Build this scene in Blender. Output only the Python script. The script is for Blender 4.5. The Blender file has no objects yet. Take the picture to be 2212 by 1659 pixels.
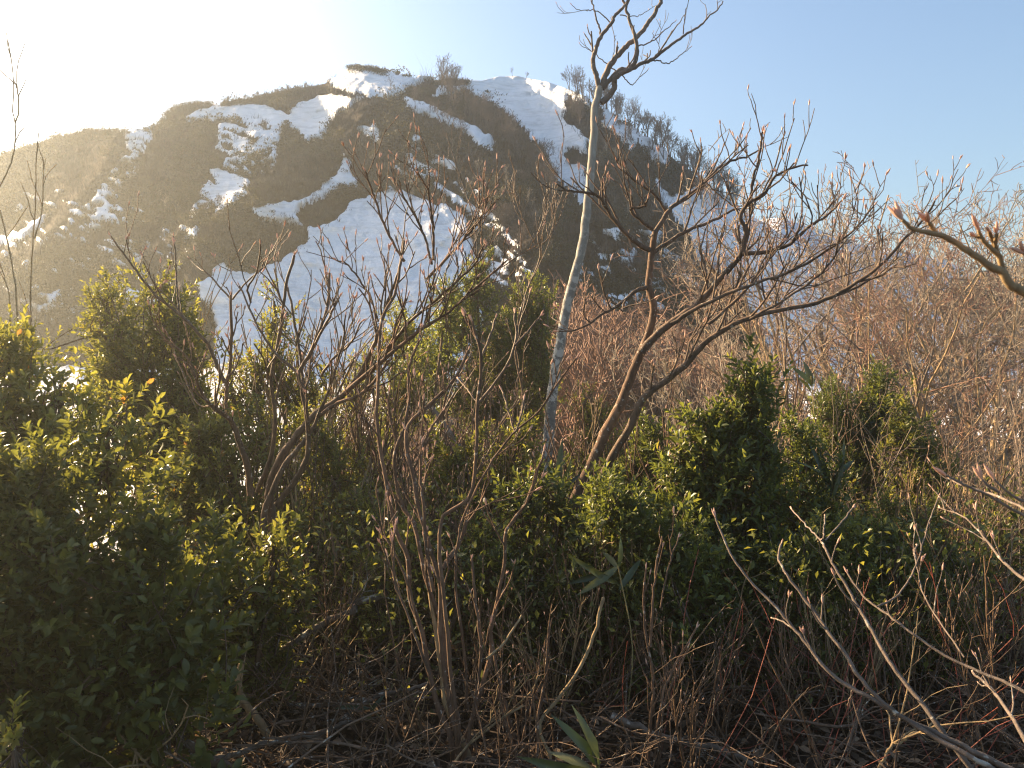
import bpy, math, random
import numpy as np
from mathutils import Vector, Matrix

SC = bpy.context.scene
DENOISE = True
COL = SC.collection
F = 1736.0                       # focal length in the 2212-wide working picture
PITCH = math.atan((829.5 - 780.0) / F)
EYE = 1.6
SUN_AZ = math.radians(-58.0)     # from +Y towards -X
SUN_EL = math.radians(23.0)
rng = np.random.default_rng(7)
random.seed(7)

# ------------------------------------------------------------------ sight lines
def P(px, py, Y):
    u = (np.asarray(px, float) - 1106.0) / F
    v = (829.5 - np.asarray(py, float)) / F
    y = math.cos(PITCH) + math.sin(PITCH) * v
    z = -math.sin(PITCH) + math.cos(PITCH) * v
    k = np.asarray(Y, float) / y
    return np.stack(np.broadcast_arrays(u * k, y * k, z * k + EYE), -1)

def Z1(l): return [(x * .3472, 109.7 + y * .3472) for x, y in l]
def Z2(l): return [(658.3 + x * .3472, 109.7 + y * .3472) for x, y in l]
def Z3(l): return [(1316.6 + x * .4134, y * .4134) for x, y in l]
def Z4(l): return [(x * .3472, 548.6 + y * .3472) for x, y in l]
def Z5(l): return [(713.2 + x * .3472, 548.6 + y * .3472) for x, y in l]
def Z6(l): return [(1426.3 + x * .3552, 548.6 + y * .3552) for x, y in l]
def Z7(l): return [(x * .3472, 1082.9 + y * .3472) for x, y in l]
def Z8(l): return [(713.2 + x * .3472, 1082.9 + y * .3472) for x, y in l]
def Z9(l): return [(1426.3 + x * .3552, 1082.9 + y * .3552) for x, y in l]
def ZT(l): return [(1179.5 + x * .2315, y * .2315) for x, y in l]
def ZR(l): return [(1810.4 + x * .2315, 329.2 + y * .2315) for x, y in l]

# ------------------------------------------------------------------ noise
_lat = np.random.default_rng(3).random((257, 257))
def vnoise(x, y, seed=0):
    x = np.asarray(x, float) + seed * 17.31; y = np.asarray(y, float) + seed * 9.77
    xi = np.floor(x).astype(int); yi = np.floor(y).astype(int)
    fx = x - xi; fy = y - yi
    fx = fx * fx * (3 - 2 * fx); fy = fy * fy * (3 - 2 * fy)
    a = _lat[xi % 257, yi % 257]; b = _lat[(xi + 1) % 257, yi % 257]
    c = _lat[xi % 257, (yi + 1) % 257]; d = _lat[(xi + 1) % 257, (yi + 1) % 257]
    return (a * (1 - fx) + b * fx) * (1 - fy) + (c * (1 - fx) + d * fx) * fy
def fbm(x, y, seed=0, octv=4):
    s = 0; a = .5; t = 0
    for o in range(octv):
        s = s + a * vnoise(np.asarray(x) * 2 ** o, np.asarray(y) * 2 ** o, seed + o * 3); t += a; a *= .55
    return s / t - .5

def inpoly(px, py, poly):
    r = np.zeros(px.shape, bool); n = len(poly)
    xs = [p[0] for p in poly]; ys = [p[1] for p in poly]
    bb = (px > min(xs)) & (px < max(xs)) & (py > min(ys)) & (py < max(ys))
    X = px[bb]; Y = py[bb]; q = np.zeros(X.shape, bool)
    for i in range(n):
        x0, y0 = poly[i]; x1, y1 = poly[(i + 1) % n]
        if y0 == y1: continue
        q ^= ((y0 > Y) != (y1 > Y)) & (X < (x1 - x0) * (Y - y0) / (y1 - y0) + x0)
    r[bb] = q
    return r
def dist_line(px, py, line):
    d = np.full(np.shape(px), 1e9)
    for (x0, y0), (x1, y1) in zip(line[:-1], line[1:]):
        dx, dy = x1 - x0, y1 - y0
        t = np.clip(((px - x0) * dx + (py - y0) * dy) / (dx * dx + dy * dy), 0, 1)
        d = np.minimum(d, np.hypot(px - x0 - t * dx, py - y0 - t * dy))
    return d

# ------------------------------------------------------------------ materials
def new_mat(name):
    m = bpy.data.materials.new(name); m.use_nodes = True
    nt = m.node_tree; nt.nodes.clear()
    return m, nt
def N(nt, t, **kw):
    n = nt.nodes.new(t)
    for k, v in kw.items(): setattr(n, k, v)
    return n
def ramp(nt, fac, stops):
    r = N(nt, 'ShaderNodeValToRGB')
    e = r.color_ramp.elements
    while len(e) < len(stops): e.new(.5)
    for i, (p, c) in enumerate(stops):
        e[i].position = p; e[i].color = (*c, 1)
    nt.links.new(fac, r.inputs[0]); return r.outputs[0]
def noise(nt, scale, detail=5, rough=.6, coord='Object', stretch=None):
    tc = N(nt, 'ShaderNodeTexCoord'); n = N(nt, 'ShaderNodeTexNoise')
    n.inputs['Scale'].default_value = scale; n.inputs['Detail'].default_value = detail; n.inputs['Roughness'].default_value = rough
    if stretch:
        mp = N(nt, 'ShaderNodeMapping'); mp.inputs['Scale'].default_value = stretch
        nt.links.new(tc.outputs[coord], mp.inputs[0]); nt.links.new(mp.outputs[0], n.inputs['Vector'])
    else: nt.links.new(tc.outputs[coord], n.inputs['Vector'])
    return n.outputs[0]
def bsdf(nt, col, rough=.8, spec=.3, bump=None, bs=.3, bd=.01):
    b = N(nt, 'ShaderNodeBsdfPrincipled'); b.inputs['Roughness'].default_value = rough
    b.inputs['Specular IOR Level'].default_value = spec
    if isinstance(col, tuple): b.inputs['Base Color'].default_value = (*col, 1)
    else: nt.links.new(col, b.inputs['Base Color'])
    if bump is not None:
        bn = N(nt, 'ShaderNodeBump'); bn.inputs['Strength'].default_value = bs; bn.inputs['Distance'].default_value = bd
        nt.links.new(bump, bn.inputs['Height']); nt.links.new(bn.outputs[0], b.inputs['Normal'])
    return b
def out(nt, sh):
    o = N(nt, 'ShaderNodeOutputMaterial'); nt.links.new(sh, o.inputs['Surface'])
def mixc(nt, fac, a, b, mode='MIX'):
    m = N(nt, 'ShaderNodeMix', data_type='RGBA', blend_type=mode)
    for s, v in ((m.inputs[0], fac), (m.inputs[6], a), (m.inputs[7], b)):
        if isinstance(v, (int, float)): s.default_value = v
        elif isinstance(v, tuple): s.default_value = (*v, 1)
        else: nt.links.new(v, s)
    return m.outputs[2]

def mat_bark(name, stops, scale=30, lichen=None, lscale=14, lth=(.56, .6), rough=.85, bs=.5, bd=.004, stretch=(1, 1, .35)):
    m, nt = new_mat(name)
    c = ramp(nt, noise(nt, scale, 5, .65, stretch=stretch), stops)
    c = mixc(nt, .7, c, ramp(nt, noise(nt, scale / 18, 3), [(.35, (.5, .5, .5)), (.65, (1.35, 1.3, 1.25))]), 'MULTIPLY')
    if lichen:
        f = ramp(nt, noise(nt, lscale, 3, .55), [(lth[0], (0, 0, 0)), (lth[1], (1, 1, 1))])
        c = mixc(nt, f, c, lichen)
    b = bsdf(nt, c, rough, .3, noise(nt, scale * 3, 4, .7), bs, bd); out(nt, b.outputs[0]); return m
M = {}
_unused = (lambda *a, **k: None)('bark_pale', [(.25, (.13, .125, .105)), (.55, (.20, .19, .165)), (.8, (.28, .27, .24))], 16, (.52, .50, .45), 7, (.53, .56), stretch=(1, 1, .5))
def mat_pale():
    m, nt = new_mat('bark_pale')
    c = ramp(nt, noise(nt, 22, 5, .65, stretch=(1, 1, .5)), [(.25, (.21, .195, .165)), (.55, (.30, .28, .24)), (.8, (.38, .36, .31))])
    tc = N(nt, 'ShaderNodeTexCoord'); sx = N(nt, 'ShaderNodeSeparateXYZ'); nt.links.new(tc.outputs['Object'], sx.inputs[0])
    mr = N(nt, 'ShaderNodeMapRange'); mr.inputs[1].default_value = 3.4; mr.inputs[2].default_value = 1.6; nt.links.new(sx.outputs[2], mr.inputs[0])
    f = ramp(nt, noise(nt, 17, 4, .62), [(.51, (0, 0, 0)), (.53, (1, 1, 1))]); f2 = ramp(nt, noise(nt, 5, 2, .5), [(.62, (0, 0, 0)), (.66, (1, 1, 1))])
    f = mixc(nt, 1.0, f, mr.outputs[0], 'MULTIPLY'); f = mixc(nt, 1.0, f, f2, 'ADD')
    g = ramp(nt, noise(nt, 9, 4, .6), [(.5, (0, 0, 0)), (.53, (1, 1, 1))]); g = mixc(nt, 1.0, g, mr.outputs[0], 'MULTIPLY')
    c = mixc(nt, mr.outputs[0], c, ramp(nt, noise(nt, 40, 4, .6), [(.3, (.11, .11, .10)), (.7, (.21, .205, .18))])); c = mixc(nt, f, c, (.44, .42, .37))
    b = bsdf(nt, c, .85, .3, noise(nt, 60, 4, .7), .6, .004); out(nt, b.outputs[0]); return m
M['bark_pale'] = mat_pale()
M['bark_limb'] = mat_bark('bark_limb', [(.3, (.09, .07, .055)), (.7, (.2, .155, .125))], 40, (.3, .28, .24), 30, (.62, .66))
M['bark_dark'] = mat_bark('bark_dark', [(.3, (.06, .042, .029)), (.7, (.18, .12, .08))], 45, (.34, .32, .27), 45, (.63, .67))
M['bark_red'] = mat_bark('bark_red', [(.3, (.065, .038, .023)), (.7, (.21, .125, .075))], 45, (.36, .30, .24), 50, (.62, .68))
M['bark_tan'] = mat_bark('bark_tan', [(.3, (.20, .135, .07)), (.7, (.40, .29, .155))], 45)
M['twig'] = mat_bark('twig', [(.3, (.06, .036, .021)), (.7, (.18, .11, .062))], 60, rough=.6)
M['twig_red'] = mat_bark('twig_red', [(.3, (.22, .05, .035)), (.7, (.33, .1, .06))], 60, rough=.5)
M['twig_far'] = mat_bark('twig_far', [(.3, (.15, .11, .08)), (.7, (.34, .26, .19))], 6, rough=.8)
M['twig_grey'] = mat_bark('twig_grey', [(.3, (.17, .145, .11)), (.7, (.36, .31, .24))], 6, rough=.8)
M['twig_rust'] = mat_bark('twig_rust', [(.3, (.16, .088, .06)), (.7, (.31, .185, .125))], 6, rough=.8)
M['twig_dim'] = mat_bark('twig_dim', [(.3, (.055, .042, .036)), (.7, (.12, .092, .078))], 3, rough=.9)
M['brush'] = mat_bark('brush', [(.35, (.05, .036, .026)), (.65, (.135, .09, .062))], .12, rough=.9, stretch=(1, 1, 1))
def mat_brush():
    m, nt = new_mat('brushwood')
    a = N(nt, 'ShaderNodeAttribute'); a.attribute_name = 'tone'
    c = ramp(nt, a.outputs['Fac'], [(0, (.010, .009, .009)), (.5, (.030, .025, .022)), (.85, (.070, .054, .045)), (1, (.15, .128, .112))])
    c = mixc(nt, .8, c, ramp(nt, noise(nt, .06, 4), [(.35, (.5, .55, .5)), (.65, (1.4, 1.2, 1.1))]), 'MULTIPLY')
    b = bsdf(nt, c, .9, .1); out(nt, b.outputs[0]); return m
M['brush'] = mat_brush()
M['log'] = mat_bark('log', [(.3, (.07, .055, .042)), (.7, (.20, .165, .13))], 25, (.36, .35, .3), 18, (.58, .64))
M['culm'] = mat_bark('culm', [(.3, (.22, .18, .08)), (.7, (.36, .29, .13))], 25)

def mat_bud():
    m, nt = new_mat('bud')
    c = ramp(nt, noise(nt, 60, 3), [(.3, (.58, .33, .23)), (.7, (.80, .56, .42))])
    b = bsdf(nt, c, .7, .25); t = N(nt, 'ShaderNodeBsdfTranslucent'); nt.links.new(c, t.inputs[0])
    x = N(nt, 'ShaderNodeMixShader'); x.inputs[0].default_value = .25
    nt.links.new(b.outputs[0], x.inputs[1]); nt.links.new(t.outputs[0], x.inputs[2]); out(nt, x.outputs[0]); return m
M['bud'] = mat_bud()

def mat_leaf(name, stops, tr, trans=.42, rough=.38, spec=.42):
    m, nt = new_mat(name)
    a = N(nt, 'ShaderNodeAttribute'); a.attribute_name = 'tone'
    c = ramp(nt, a.outputs['Fac'], stops)
    c = mixc(nt, .5, c, ramp(nt, noise(nt, 9, 3), [(.3, (.55, .6, .5)), (.7, (1.25, 1.2, 1.1))]), 'MULTIPLY')
    b = bsdf(nt, c, rough, spec)
    t = N(nt, 'ShaderNodeBsdfTranslucent'); c2 = mixc(nt, 1.0, c, tr, 'MULTIPLY'); nt.links.new(c2, t.inputs[0])
    x = N(nt, 'ShaderNodeMixShader'); x.inputs[0].default_value = trans
    nt.links.new(b.outputs[0], x.inputs[1]); nt.links.new(t.outputs[0], x.inputs[2]); out(nt, x.outputs[0]); return m
M['leaf'] = mat_leaf('leaf', [(0, (.030, .042, .017)), (.5, (.078, .098, .030)), (.85, (.145, .160, .044)), (.97, (.15, .135, .04)), (1, (.22, .13, .05))], (2.5, 2.3, 1.2))
M['leaf_warm'] = mat_leaf('leaf_warm', [(0, (.042, .053, .019)), (.5, (.108, .122, .036)), (.85, (.195, .198, .055)), (.97, (.2, .17, .04)), (1, (.25, .14, .05))], (2.5, 2.25, 1.15), .42)
M['leaf_scrub'] = mat_leaf('leaf_scrub', [(0, (.018, .022, .013)), (.5, (.034, .038, .019)), (1, (.075, .058, .035))], (1.6, 1.5, 1), .25, .6, .2)
M['sasa'] = mat_leaf('sasa', [(0, (.018, .032, .016)), (.6, (.036, .058, .024)), (1, (.11, .115, .05))], (1.8, 1.7, 1.0), .16, .38, .4)
M['dead'] = mat_leaf('dead', [(0, (.05, .035, .025)), (.6, (.13, .085, .055)), (1, (.3, .21, .14))], (1.3, 1.1, .8), .12, .7, .25)

def mat_snow():
    m, nt = new_mat('snow')
    c = ramp(nt, noise(nt, .05, 6, .65), [(.3, (.82, .83, .84)), (.5, (.90, .905, .91)), (.7, (.94, .94, .94))])
    d = ramp(nt, noise(nt, .45, 6, .7, stretch=(1, 1, .35)), [(.28, (.80, .77, .72)), (.40, (1, 1, 1))])
    c = mixc(nt, .8, c, d, 'MULTIPLY')
    c = mixc(nt, 1.0, c, ramp(nt, noise(nt, .22, 5, .7, stretch=(.5, .5, 3.5)), [(.36, (.80, .80, .79)), (.5, (1, 1, 1))]), 'MULTIPLY')
    c = mixc(nt, 1.0, c, ramp(nt, noise(nt, 2.2, 4, .7), [(.22, (.60, .55, .48)), (.28, (1, 1, 1))]), 'MULTIPLY')
    b = bsdf(nt, c, .7, .2, noise(nt, .5, 8, .62), .9, .9); out(nt, b.outputs[0]); return m
M['snow'] = mat_snow()
def mat_mountain():
    m, nt = new_mat('mountain_ground')
    c = ramp(nt, noise(nt, .10, 8, .7), [(.3, (.026, .022, .018)), (.5, (.052, .041, .032)), (.68, (.105, .075, .058))])
    g = ramp(nt, noise(nt, .035, 4, .6), [(.45, (0, 0, 0)), (.6, (1, 1, 1))])
    c = mixc(nt, g, c, (.035, .037, .024))
    w = ramp(nt, noise(nt, .8, 6, .75, stretch=(1, 1, 1.6)), [(.66, (0, 0, 0)), (.72, (1, 1, 1))])
    z = ramp(nt, noise(nt, .05, 3, .6), [(.5, (0, 0, 0)), (.6, (1, 1, 1))])
    w2 = mixc(nt, 1.0, w, z, 'MULTIPLY')
    c = mixc(nt, w2, c, (.6, .62, .65))
    b = bsdf(nt, c, .95, .1, noise(nt, .7, 8, .7), 1, 1.2); out(nt, b.outputs[0]); return m
M['mountain'] = mat_mountain()
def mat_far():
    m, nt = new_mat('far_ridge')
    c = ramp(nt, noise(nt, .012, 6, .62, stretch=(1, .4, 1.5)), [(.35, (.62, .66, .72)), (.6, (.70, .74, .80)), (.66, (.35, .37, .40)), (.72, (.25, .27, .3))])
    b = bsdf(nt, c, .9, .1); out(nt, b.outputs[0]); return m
M['far'] = mat_far()
def mat_soil():
    m, nt = new_mat('soil')
    c = ramp(nt, noise(nt, 7, 8, .7), [(.3, (.022, .015, .011)), (.55, (.06, .038, .026)), (.75, (.12, .078, .05))])
    b = bsdf(nt, c, .95, .15, noise(nt, 22, 8, .7), 1, .05); out(nt, b.outputs[0]); return m
M['soil'] = mat_soil()

# ------------------------------------------------------------------ object helpers
def tag(o, label=None, cat=None, group=None, kind=None):
    if label: o['label'] = label
    if cat: o['category'] = cat
    if group: o['group'] = group
    if kind: o['kind'] = kind
    return o
def thing(name, label, cat, loc, group=None):
    o = bpy.data.objects.new(name, None); COL.objects.link(o)
    o.location = Vector([float(v) for v in loc]); o.empty_display_size = .1
    return tag(o, label, cat, group)
def mesh_np(name, verts, loops, starts, totals, mat, smooth=True, tone=None):
    me = bpy.data.meshes.new(name)
    me.vertices.add(len(verts)); me.vertices.foreach_set('co', np.ascontiguousarray(verts, np.float32).ravel())
    me.loops.add(len(loops)); me.loops.foreach_set('vertex_index', np.ascontiguousarray(loops, np.int32))
    me.polygons.add(len(starts)); me.polygons.foreach_set('loop_start', np.ascontiguousarray(starts, np.int32))
    me.polygons.foreach_set('loop_total', np.ascontiguousarray(totals, np.int32))
    me.update(calc_edges=True)
    if smooth: me.polygons.foreach_set('use_smooth', np.ones(len(starts), bool))
    if tone is not None:
        a = me.attributes.new('tone', 'FLOAT', 'POINT'); a.data.foreach_set('value', np.ascontiguousarray(tone, np.float32))
    me.materials.append(mat); me.validate(); return me
def add_obj(name, me, parent=None):
    o = bpy.data.objects.new(name, me); COL.objects.link(o)
    if parent is not None:
        o.parent = parent; o.location = -parent.location
    return o

class Tubes:
    def __init__(s): s.b = {}
    def add(s, pts, rad, sides=4):
        s.b.setdefault((len(pts), sides), []).append((pts, rad))
    def mesh(s, name, mat, offset=(0, 0, 0)):
        V = []; L = []; n0 = 0; nq = 0; tris = []
        for (n, k), lst in s.b.items():
            A = np.array([np.asarray(p, float) for p, r in lst]) - np.asarray(offset)      # m,n,3
            R = np.array([np.asarray(r, float) for p, r in lst])      # m,n
            m = len(lst)
            T = np.empty_like(A); T[:, 1:-1] = A[:, 2:] - A[:, :-2]; T[:, 0] = A[:, 1] - A[:, 0]; T[:, -1] = A[:, -1] - A[:, -2]
            T /= np.linalg.norm(T, axis=2, keepdims=True) + 1e-12
            D = A[:, -1] - A[:, 0]; ax = np.argmin(np.abs(D), axis=1)
            ref = np.eye(3)[ax][:, None, :]
            U = np.cross(T, ref); U /= np.linalg.norm(U, axis=2, keepdims=True) + 1e-12
            W = np.cross(T, U)
            th = np.arange(k) * 2 * math.pi / k
            ring = A[:, :, None, :] + R[:, :, None, None] * (np.cos(th)[None, None, :, None] * U[:, :, None, :] + np.sin(th)[None, None, :, None] * W[:, :, None, :])
            V.append(ring.reshape(-1, 3))
            idx = (np.arange(m)[:, None, None] * n * k + np.arange(n - 1)[None, :, None] * k + np.arange(k)[None, None, :])
            nx = (np.arange(m)[:, None, None] * n * k + np.arange(n - 1)[None, :, None] * k + (np.arange(k)[None, None, :] + 1) % k)
            q = np.stack([idx, nx, nx + k, idx + k], -1).reshape(-1, 4) + n0
            L.append(q); n0 += m * n * k
            if k > 4:                                   # caps for thick stems
                pass
        V = np.concatenate(V); Q = np.concatenate(L)
        return mesh_np(name, V, Q.ravel(), np.arange(len(Q)) * 4, np.full(len(Q), 4), mat)

def norm(v):
    return v / (np.linalg.norm(v, axis=-1, keepdims=True) + 1e-12)

LEAF_A = (np.array([[0, 0, 0], [.38, 0, 0], [.74, 0, 0], [1, 0, -.06], [.30, .40, .12], [.30, -.40, .12], [.68, .42, .12], [.68, -.42, .12]]),
          [(0, 1, 4), (0, 5, 1), (1, 2, 6, 4), (5, 7, 2, 1), (2, 3, 6), (7, 3, 2)])
LEAF_B = (np.array([[0, 0, 0], [.5, 0, 0], [1, 0, -.05], [.5, .5, .13], [.5, -.5, .13]]),
          [(0, 1, 3), (0, 4, 1), (1, 2, 3), (4, 2, 1)])
LEAF_S = (np.array([[0, 0, 0], [.3, 0, .02], [.65, 0, -.03], [1, 0, -.16], [.12, .33, .03], [.12, -.33, .03], [.42, .5, .05], [.42, -.5, .05], [.75, .33, -.05], [.75, -.33, -.05]]),
          [(0, 1, 4), (0, 5, 1), (1, 2, 6, 4), (5, 7, 2, 1), (2, 8, 6), (7, 9, 2), (2, 3, 8), (9, 3, 2)])
def leaves_mesh(name, pos, axis, nrm, length, width, tone, mat, tpl=LEAF_A, offset=(0, 0, 0)):
    tv, tf = tpl; n = len(pos); k = len(tv)
    axis = norm(axis); side = norm(np.cross(nrm, axis)); nr = np.cross(axis, side)
    Ls = length[:, None, None]; Ws = width[:, None, None]
    V = (pos - np.asarray(offset))[:, None, :] + tv[None, :, 0, None] * Ls * axis[:, None, :] + tv[None, :, 1, None] * Ws * side[:, None, :] + tv[None, :, 2, None] * Ls * nr[:, None, :]
    loops = np.concatenate([np.array(f) for f in tf]); tot = np.array([len(f) for f in tf])
    Lp = (loops[None, :] + np.arange(n)[:, None] * k).ravel(); Tt = np.tile(tot, n)
    St = np.concatenate([[0], np.cumsum(Tt)[:-1]])
    return mesh_np(name, V.reshape(-1, 3), Lp, St, Tt, mat, False, np.repeat(tone, k))

# ------------------------------------------------------------------ terrain functions
TOP = np.array([(-900, 430), (-300, 385), (0, 340), (60, 318), (120, 300), (190, 286), (240, 283), (275, 292), (320, 282), (355, 260), (375, 240), (400, 230), (440, 226),
    (470, 228), (500, 219), (560, 210), (620, 196), (680, 186), (710, 178), (735, 161), (775, 150), (835, 158), (900, 170), (950, 174), (1010, 181), (1040, 182),
    (1075, 173), (1120, 172), (1180, 184), (1240, 205), (1300, 236), (1350, 268), (1400, 305), (1450, 338), (1490, 372), (1530, 404), (1560, 428), (1600, 464),
    (1650, 492), (1720, 540), (1800, 605), (1900, 670), (2100, 740), (2400, 780), (3100, 800)], float)
DP = np.array([(140, 258), (300, 212), (500, 172), (650, 150), (780, 135), (900, 112), (1000, 72), (1100, 45), (1350, 20), (1500, 13)], float)
SPUR = [(Z2([(380, 300), (700, 420), (1000, 560), (1250, 800), (1420, 1050), (1500, 1300)]), -.085, 90),
        (Z1([(1700, 700), (1560, 900), (1300, 1100), (1200, 1400)]), -.06, 60),
        (Z1([(760, 560), (520, 900), (300, 1200), (150, 1500)]), -.05, 60),
        (Z2([(1750, 330), (1850, 700), (1950, 1000)]), -.05, 70),
        (Z1([(1950, 450), (1700, 640), (1450, 850), (1250, 1050)]), .03, 40),
        (Z2([(1250, 250), (1500, 500), (1650, 850)]), .03, 60),
        ([(780, 470), (740, 650), (760, 900)], .03, 110)]
def depth(px, py):
    px = np.asarray(px, float); py = np.asarray(py, float)
    D = np.interp(py, DP[:, 0], DP[:, 1])
    r = np.zeros(np.shape(D))
    for line, amp, w in SPUR:
        r += amp * np.exp(-(dist_line(px, py, line) / w) ** 2)
    r += .05 * fbm(px / 240, py / 240, 1, 3)
    fade = np.clip((1250 - py) / 300, .15, 1)
    left = np.clip((330 - px) / 300, 0, 1) * np.clip((620 - py) / 200, 0, 1) * .12
    return D * (1 + r * fade + left)
def warp(px, py):
    return (px + 18 * fbm(px / 40, py / 40, 5, 4) + 15 * fbm(px / 9, py / 9, 8, 3),
            py + 15 * fbm(px / 40, py / 40, 15, 4) + 13 * fbm(px / 9, py / 9, 18, 3))
SOLID = [
 ('broad shelf of snow under the brushy crest on the left shoulder', Z1([(1150, 435), (1190, 400), (1330, 355), (1480, 350), (1650, 352), (1720, 390), (1790, 420), (1800, 390), (1880, 330), (1980, 290), (2100, 285), (2266, 288), (2196, 340), (2096, 400), (2036, 440), (2026, 520), (1960, 570), (1900, 580), (1830, 520), (1790, 460), (1760, 480), (1740, 560), (1660, 620), (1560, 660), (1530, 620), (1600, 560), (1690, 490), (1640, 467), (1500, 455), (1380, 433), (1280, 432), (1180, 447)])),
 ('snow cap on the highest summit under the dark scrub', Z2([(140, 195), (200, 158), (270, 116), (340, 112), (430, 118), (520, 150), (650, 172), (800, 180), (800, 196), (720, 205), (640, 240), (590, 275), (560, 292), (400, 282), (260, 262), (230, 245), (150, 222)])),
 ('wide smooth snowfield falling from the rounded dome', Z2([(790, 290), (860, 230), (1000, 215), (1060, 150), (1220, 150), (1330, 150), (1500, 180), (1650, 240), (1770, 320), (1760, 380), (1620, 300), (1600, 420), (1640, 470), (1762, 560), (1762, 640), (1640, 600), (1590, 660), (1640, 712), (1760, 750), (1760, 900), (1730, 970), (1680, 900), (1600, 830), (1540, 790), (1500, 680), (1470, 600), (1400, 560), (1350, 480), (1290, 430), (1250, 370), (1130, 330), (1000, 262), (900, 275)])),
 ('lumpy snow band under the row of bare ridge trees', Z2([(1850, 370), (1900, 395), (1990, 465), (2065, 500), (2060, 590), (2015, 620), (1960, 560), (1900, 490), (1835, 470)])),
 ('snow lobe hanging below the ridge trees on the right', Z3([(150, 715), (230, 735), (300, 790), (312, 835), (280, 862), (230, 835), (200, 795), (160, 770)])),
 ('sunlit sloping snow strip along the diagonal spur', Z2([(605, 312), (640, 288), (720, 318), (840, 380), (960, 430), (1080, 500), (1170, 560), (1165, 612), (1080, 600), (1000, 530), (900, 455), (800, 412), (700, 392), (640, 352)])),
 ('small ragged snow patch high on the dark spur', Z2([(320, 460), (400, 480), (440, 470), (470, 510), (430, 570), (380, 530), (330, 500)])),
 ('small oval snow patch in the middle of the dark spur', Z2([(652, 602), (668, 550), (700, 543), (747, 570), (732, 607)])),
 ('steep broken block of old snow on the left slope', Z1([(1308, 762), (1340, 743), (1400, 748), (1555, 820), (1540, 865), (1500, 900), (1350, 980), (1320, 940), (1330, 860), (1350, 850), (1310, 790)])),
 ('thin bright snow rim under the broken snow block', Z1([(1335, 1008), (1400, 945), (1520, 875), (1535, 892), (1420, 975), (1345, 1015)])),
 ('short snow sliver at the foot of the left scrub', Z1([(1135, 1165), (1220, 1100), (1245, 1115), (1200, 1165)])),
 ('winding snow tongue crossing the middle of the slope', Z1([(1575, 975), (1680, 965), (1800, 960), (1870, 930), (1990, 870), (2010, 830), (2070, 800), (2090, 770), (2110, 710), (2135, 655), (2168, 690), (2155, 740), (2225, 790), (2215, 855), (2130, 855), (2060, 890), (1980, 930), (1900, 960), (1850, 985), (1830, 1030), (1860, 1072), (1920, 1078), (1800, 1090), (1700, 1062), (1610, 1062), (1590, 1010)])),
 ('great cone of avalanche snow in the central gully', Z2([(500, 890), (540, 862), (570, 880), (640, 910), (740, 930), (820, 982), (880, 962), (980, 1040), (1040, 1180), (1060, 1400), (1100, 1700)]) + [(1000, 830), (800, 1000), (640, 1130)] + [(440, 900), (462, 760), (460, 690), (430, 640)] + Z1([(1240, 1460), (1330, 1420), (1330, 1360), (1400, 1335), (1440, 1380), (1590, 1400), (1650, 1360), (1760, 1310), (1840, 1240), (1915, 1200), (1920, 1110), (1985, 1100)]) + Z2([(190, 1070), (250, 1010), (310, 940), (420, 910)])),
 ('snow slope on the right behind the dark bare tree', Z3([(240, 900), (270, 960), (280, 1000), (380, 1030), (440, 985), (520, 1010), (600, 1030), (760, 1100)]) + [(1760, 520), (1900, 600), (2300, 700), (3200, 700), (3200, 1000), (2300, 1000), (1700, 900), (1640, 700), (1560, 600), (1505, 560), (1480, 500), (1430, 440)]),
 ('thin snow tongue on the far left slope', Z1([(-60, 1180), (50, 1160), (150, 1120), (250, 1045), (320, 995), (240, 1085), (180, 1150), (60, 1215), (-60, 1240)])),
 ('snow sliver above the left evergreen', Z1([(285, 1605), (330, 1530), (372, 1488), (382, 1560), (330, 1605)])),
 ('valley snow seen through gaps in the left thicket', [(200, 800), (470, 800), (520, 950), (640, 1100), (620, 1300), (300, 1300), (-300, 1300), (-300, 880), (0, 800)]),
]
STREAK = [
 ('snow streaks down the hazy left rib', Z1([(560, 1000), (700, 900), (850, 750), (950, 520), (790, 640), (640, 850), (520, 1000), (560, 1060), (740, 1060), (780, 950)]), .47),
 ('broken snow streaks under the shelf cornice', Z1([(1370, 470), (1660, 465), (1740, 500), (1720, 700), (1620, 770), (1430, 760), (1370, 650), (1350, 600)]), .52),
 ('ragged snow fan beside the broken block', Z1([(1300, 820), (1335, 860), (1330, 960), (1300, 1010), (1170, 1040), (1200, 960), (1250, 880)]), .42),
 ('fine snow ledges across the dark spur', Z2([(610, 620), (760, 620), (920, 690), (1070, 850), (1130, 990), (980, 1000), (820, 930), (650, 880), (520, 850), (560, 760)]), .57),
 ('scattered snow spots on the lower spur', Z2([(900, 950), (1100, 960), (1300, 1150), (1400, 1400), (1200, 1500), (1050, 1300)]), .60),
 ('snow flecks on the crest of the left rib', Z1([(760, 520), (860, 500), (960, 470), (900, 600), (800, 640)]), .40),
 ('scattered snow flecks low on the left slope', Z1([(0, 900), (600, 850), (1200, 1100), (1000, 1700), (0, 1700)]), .66),
 ('patchy snow on the right valley side', Z2([(1700, 1150), (2200, 1100), (2600, 1500), (1900, 1700), (1650, 1500)]), .60),
]
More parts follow.
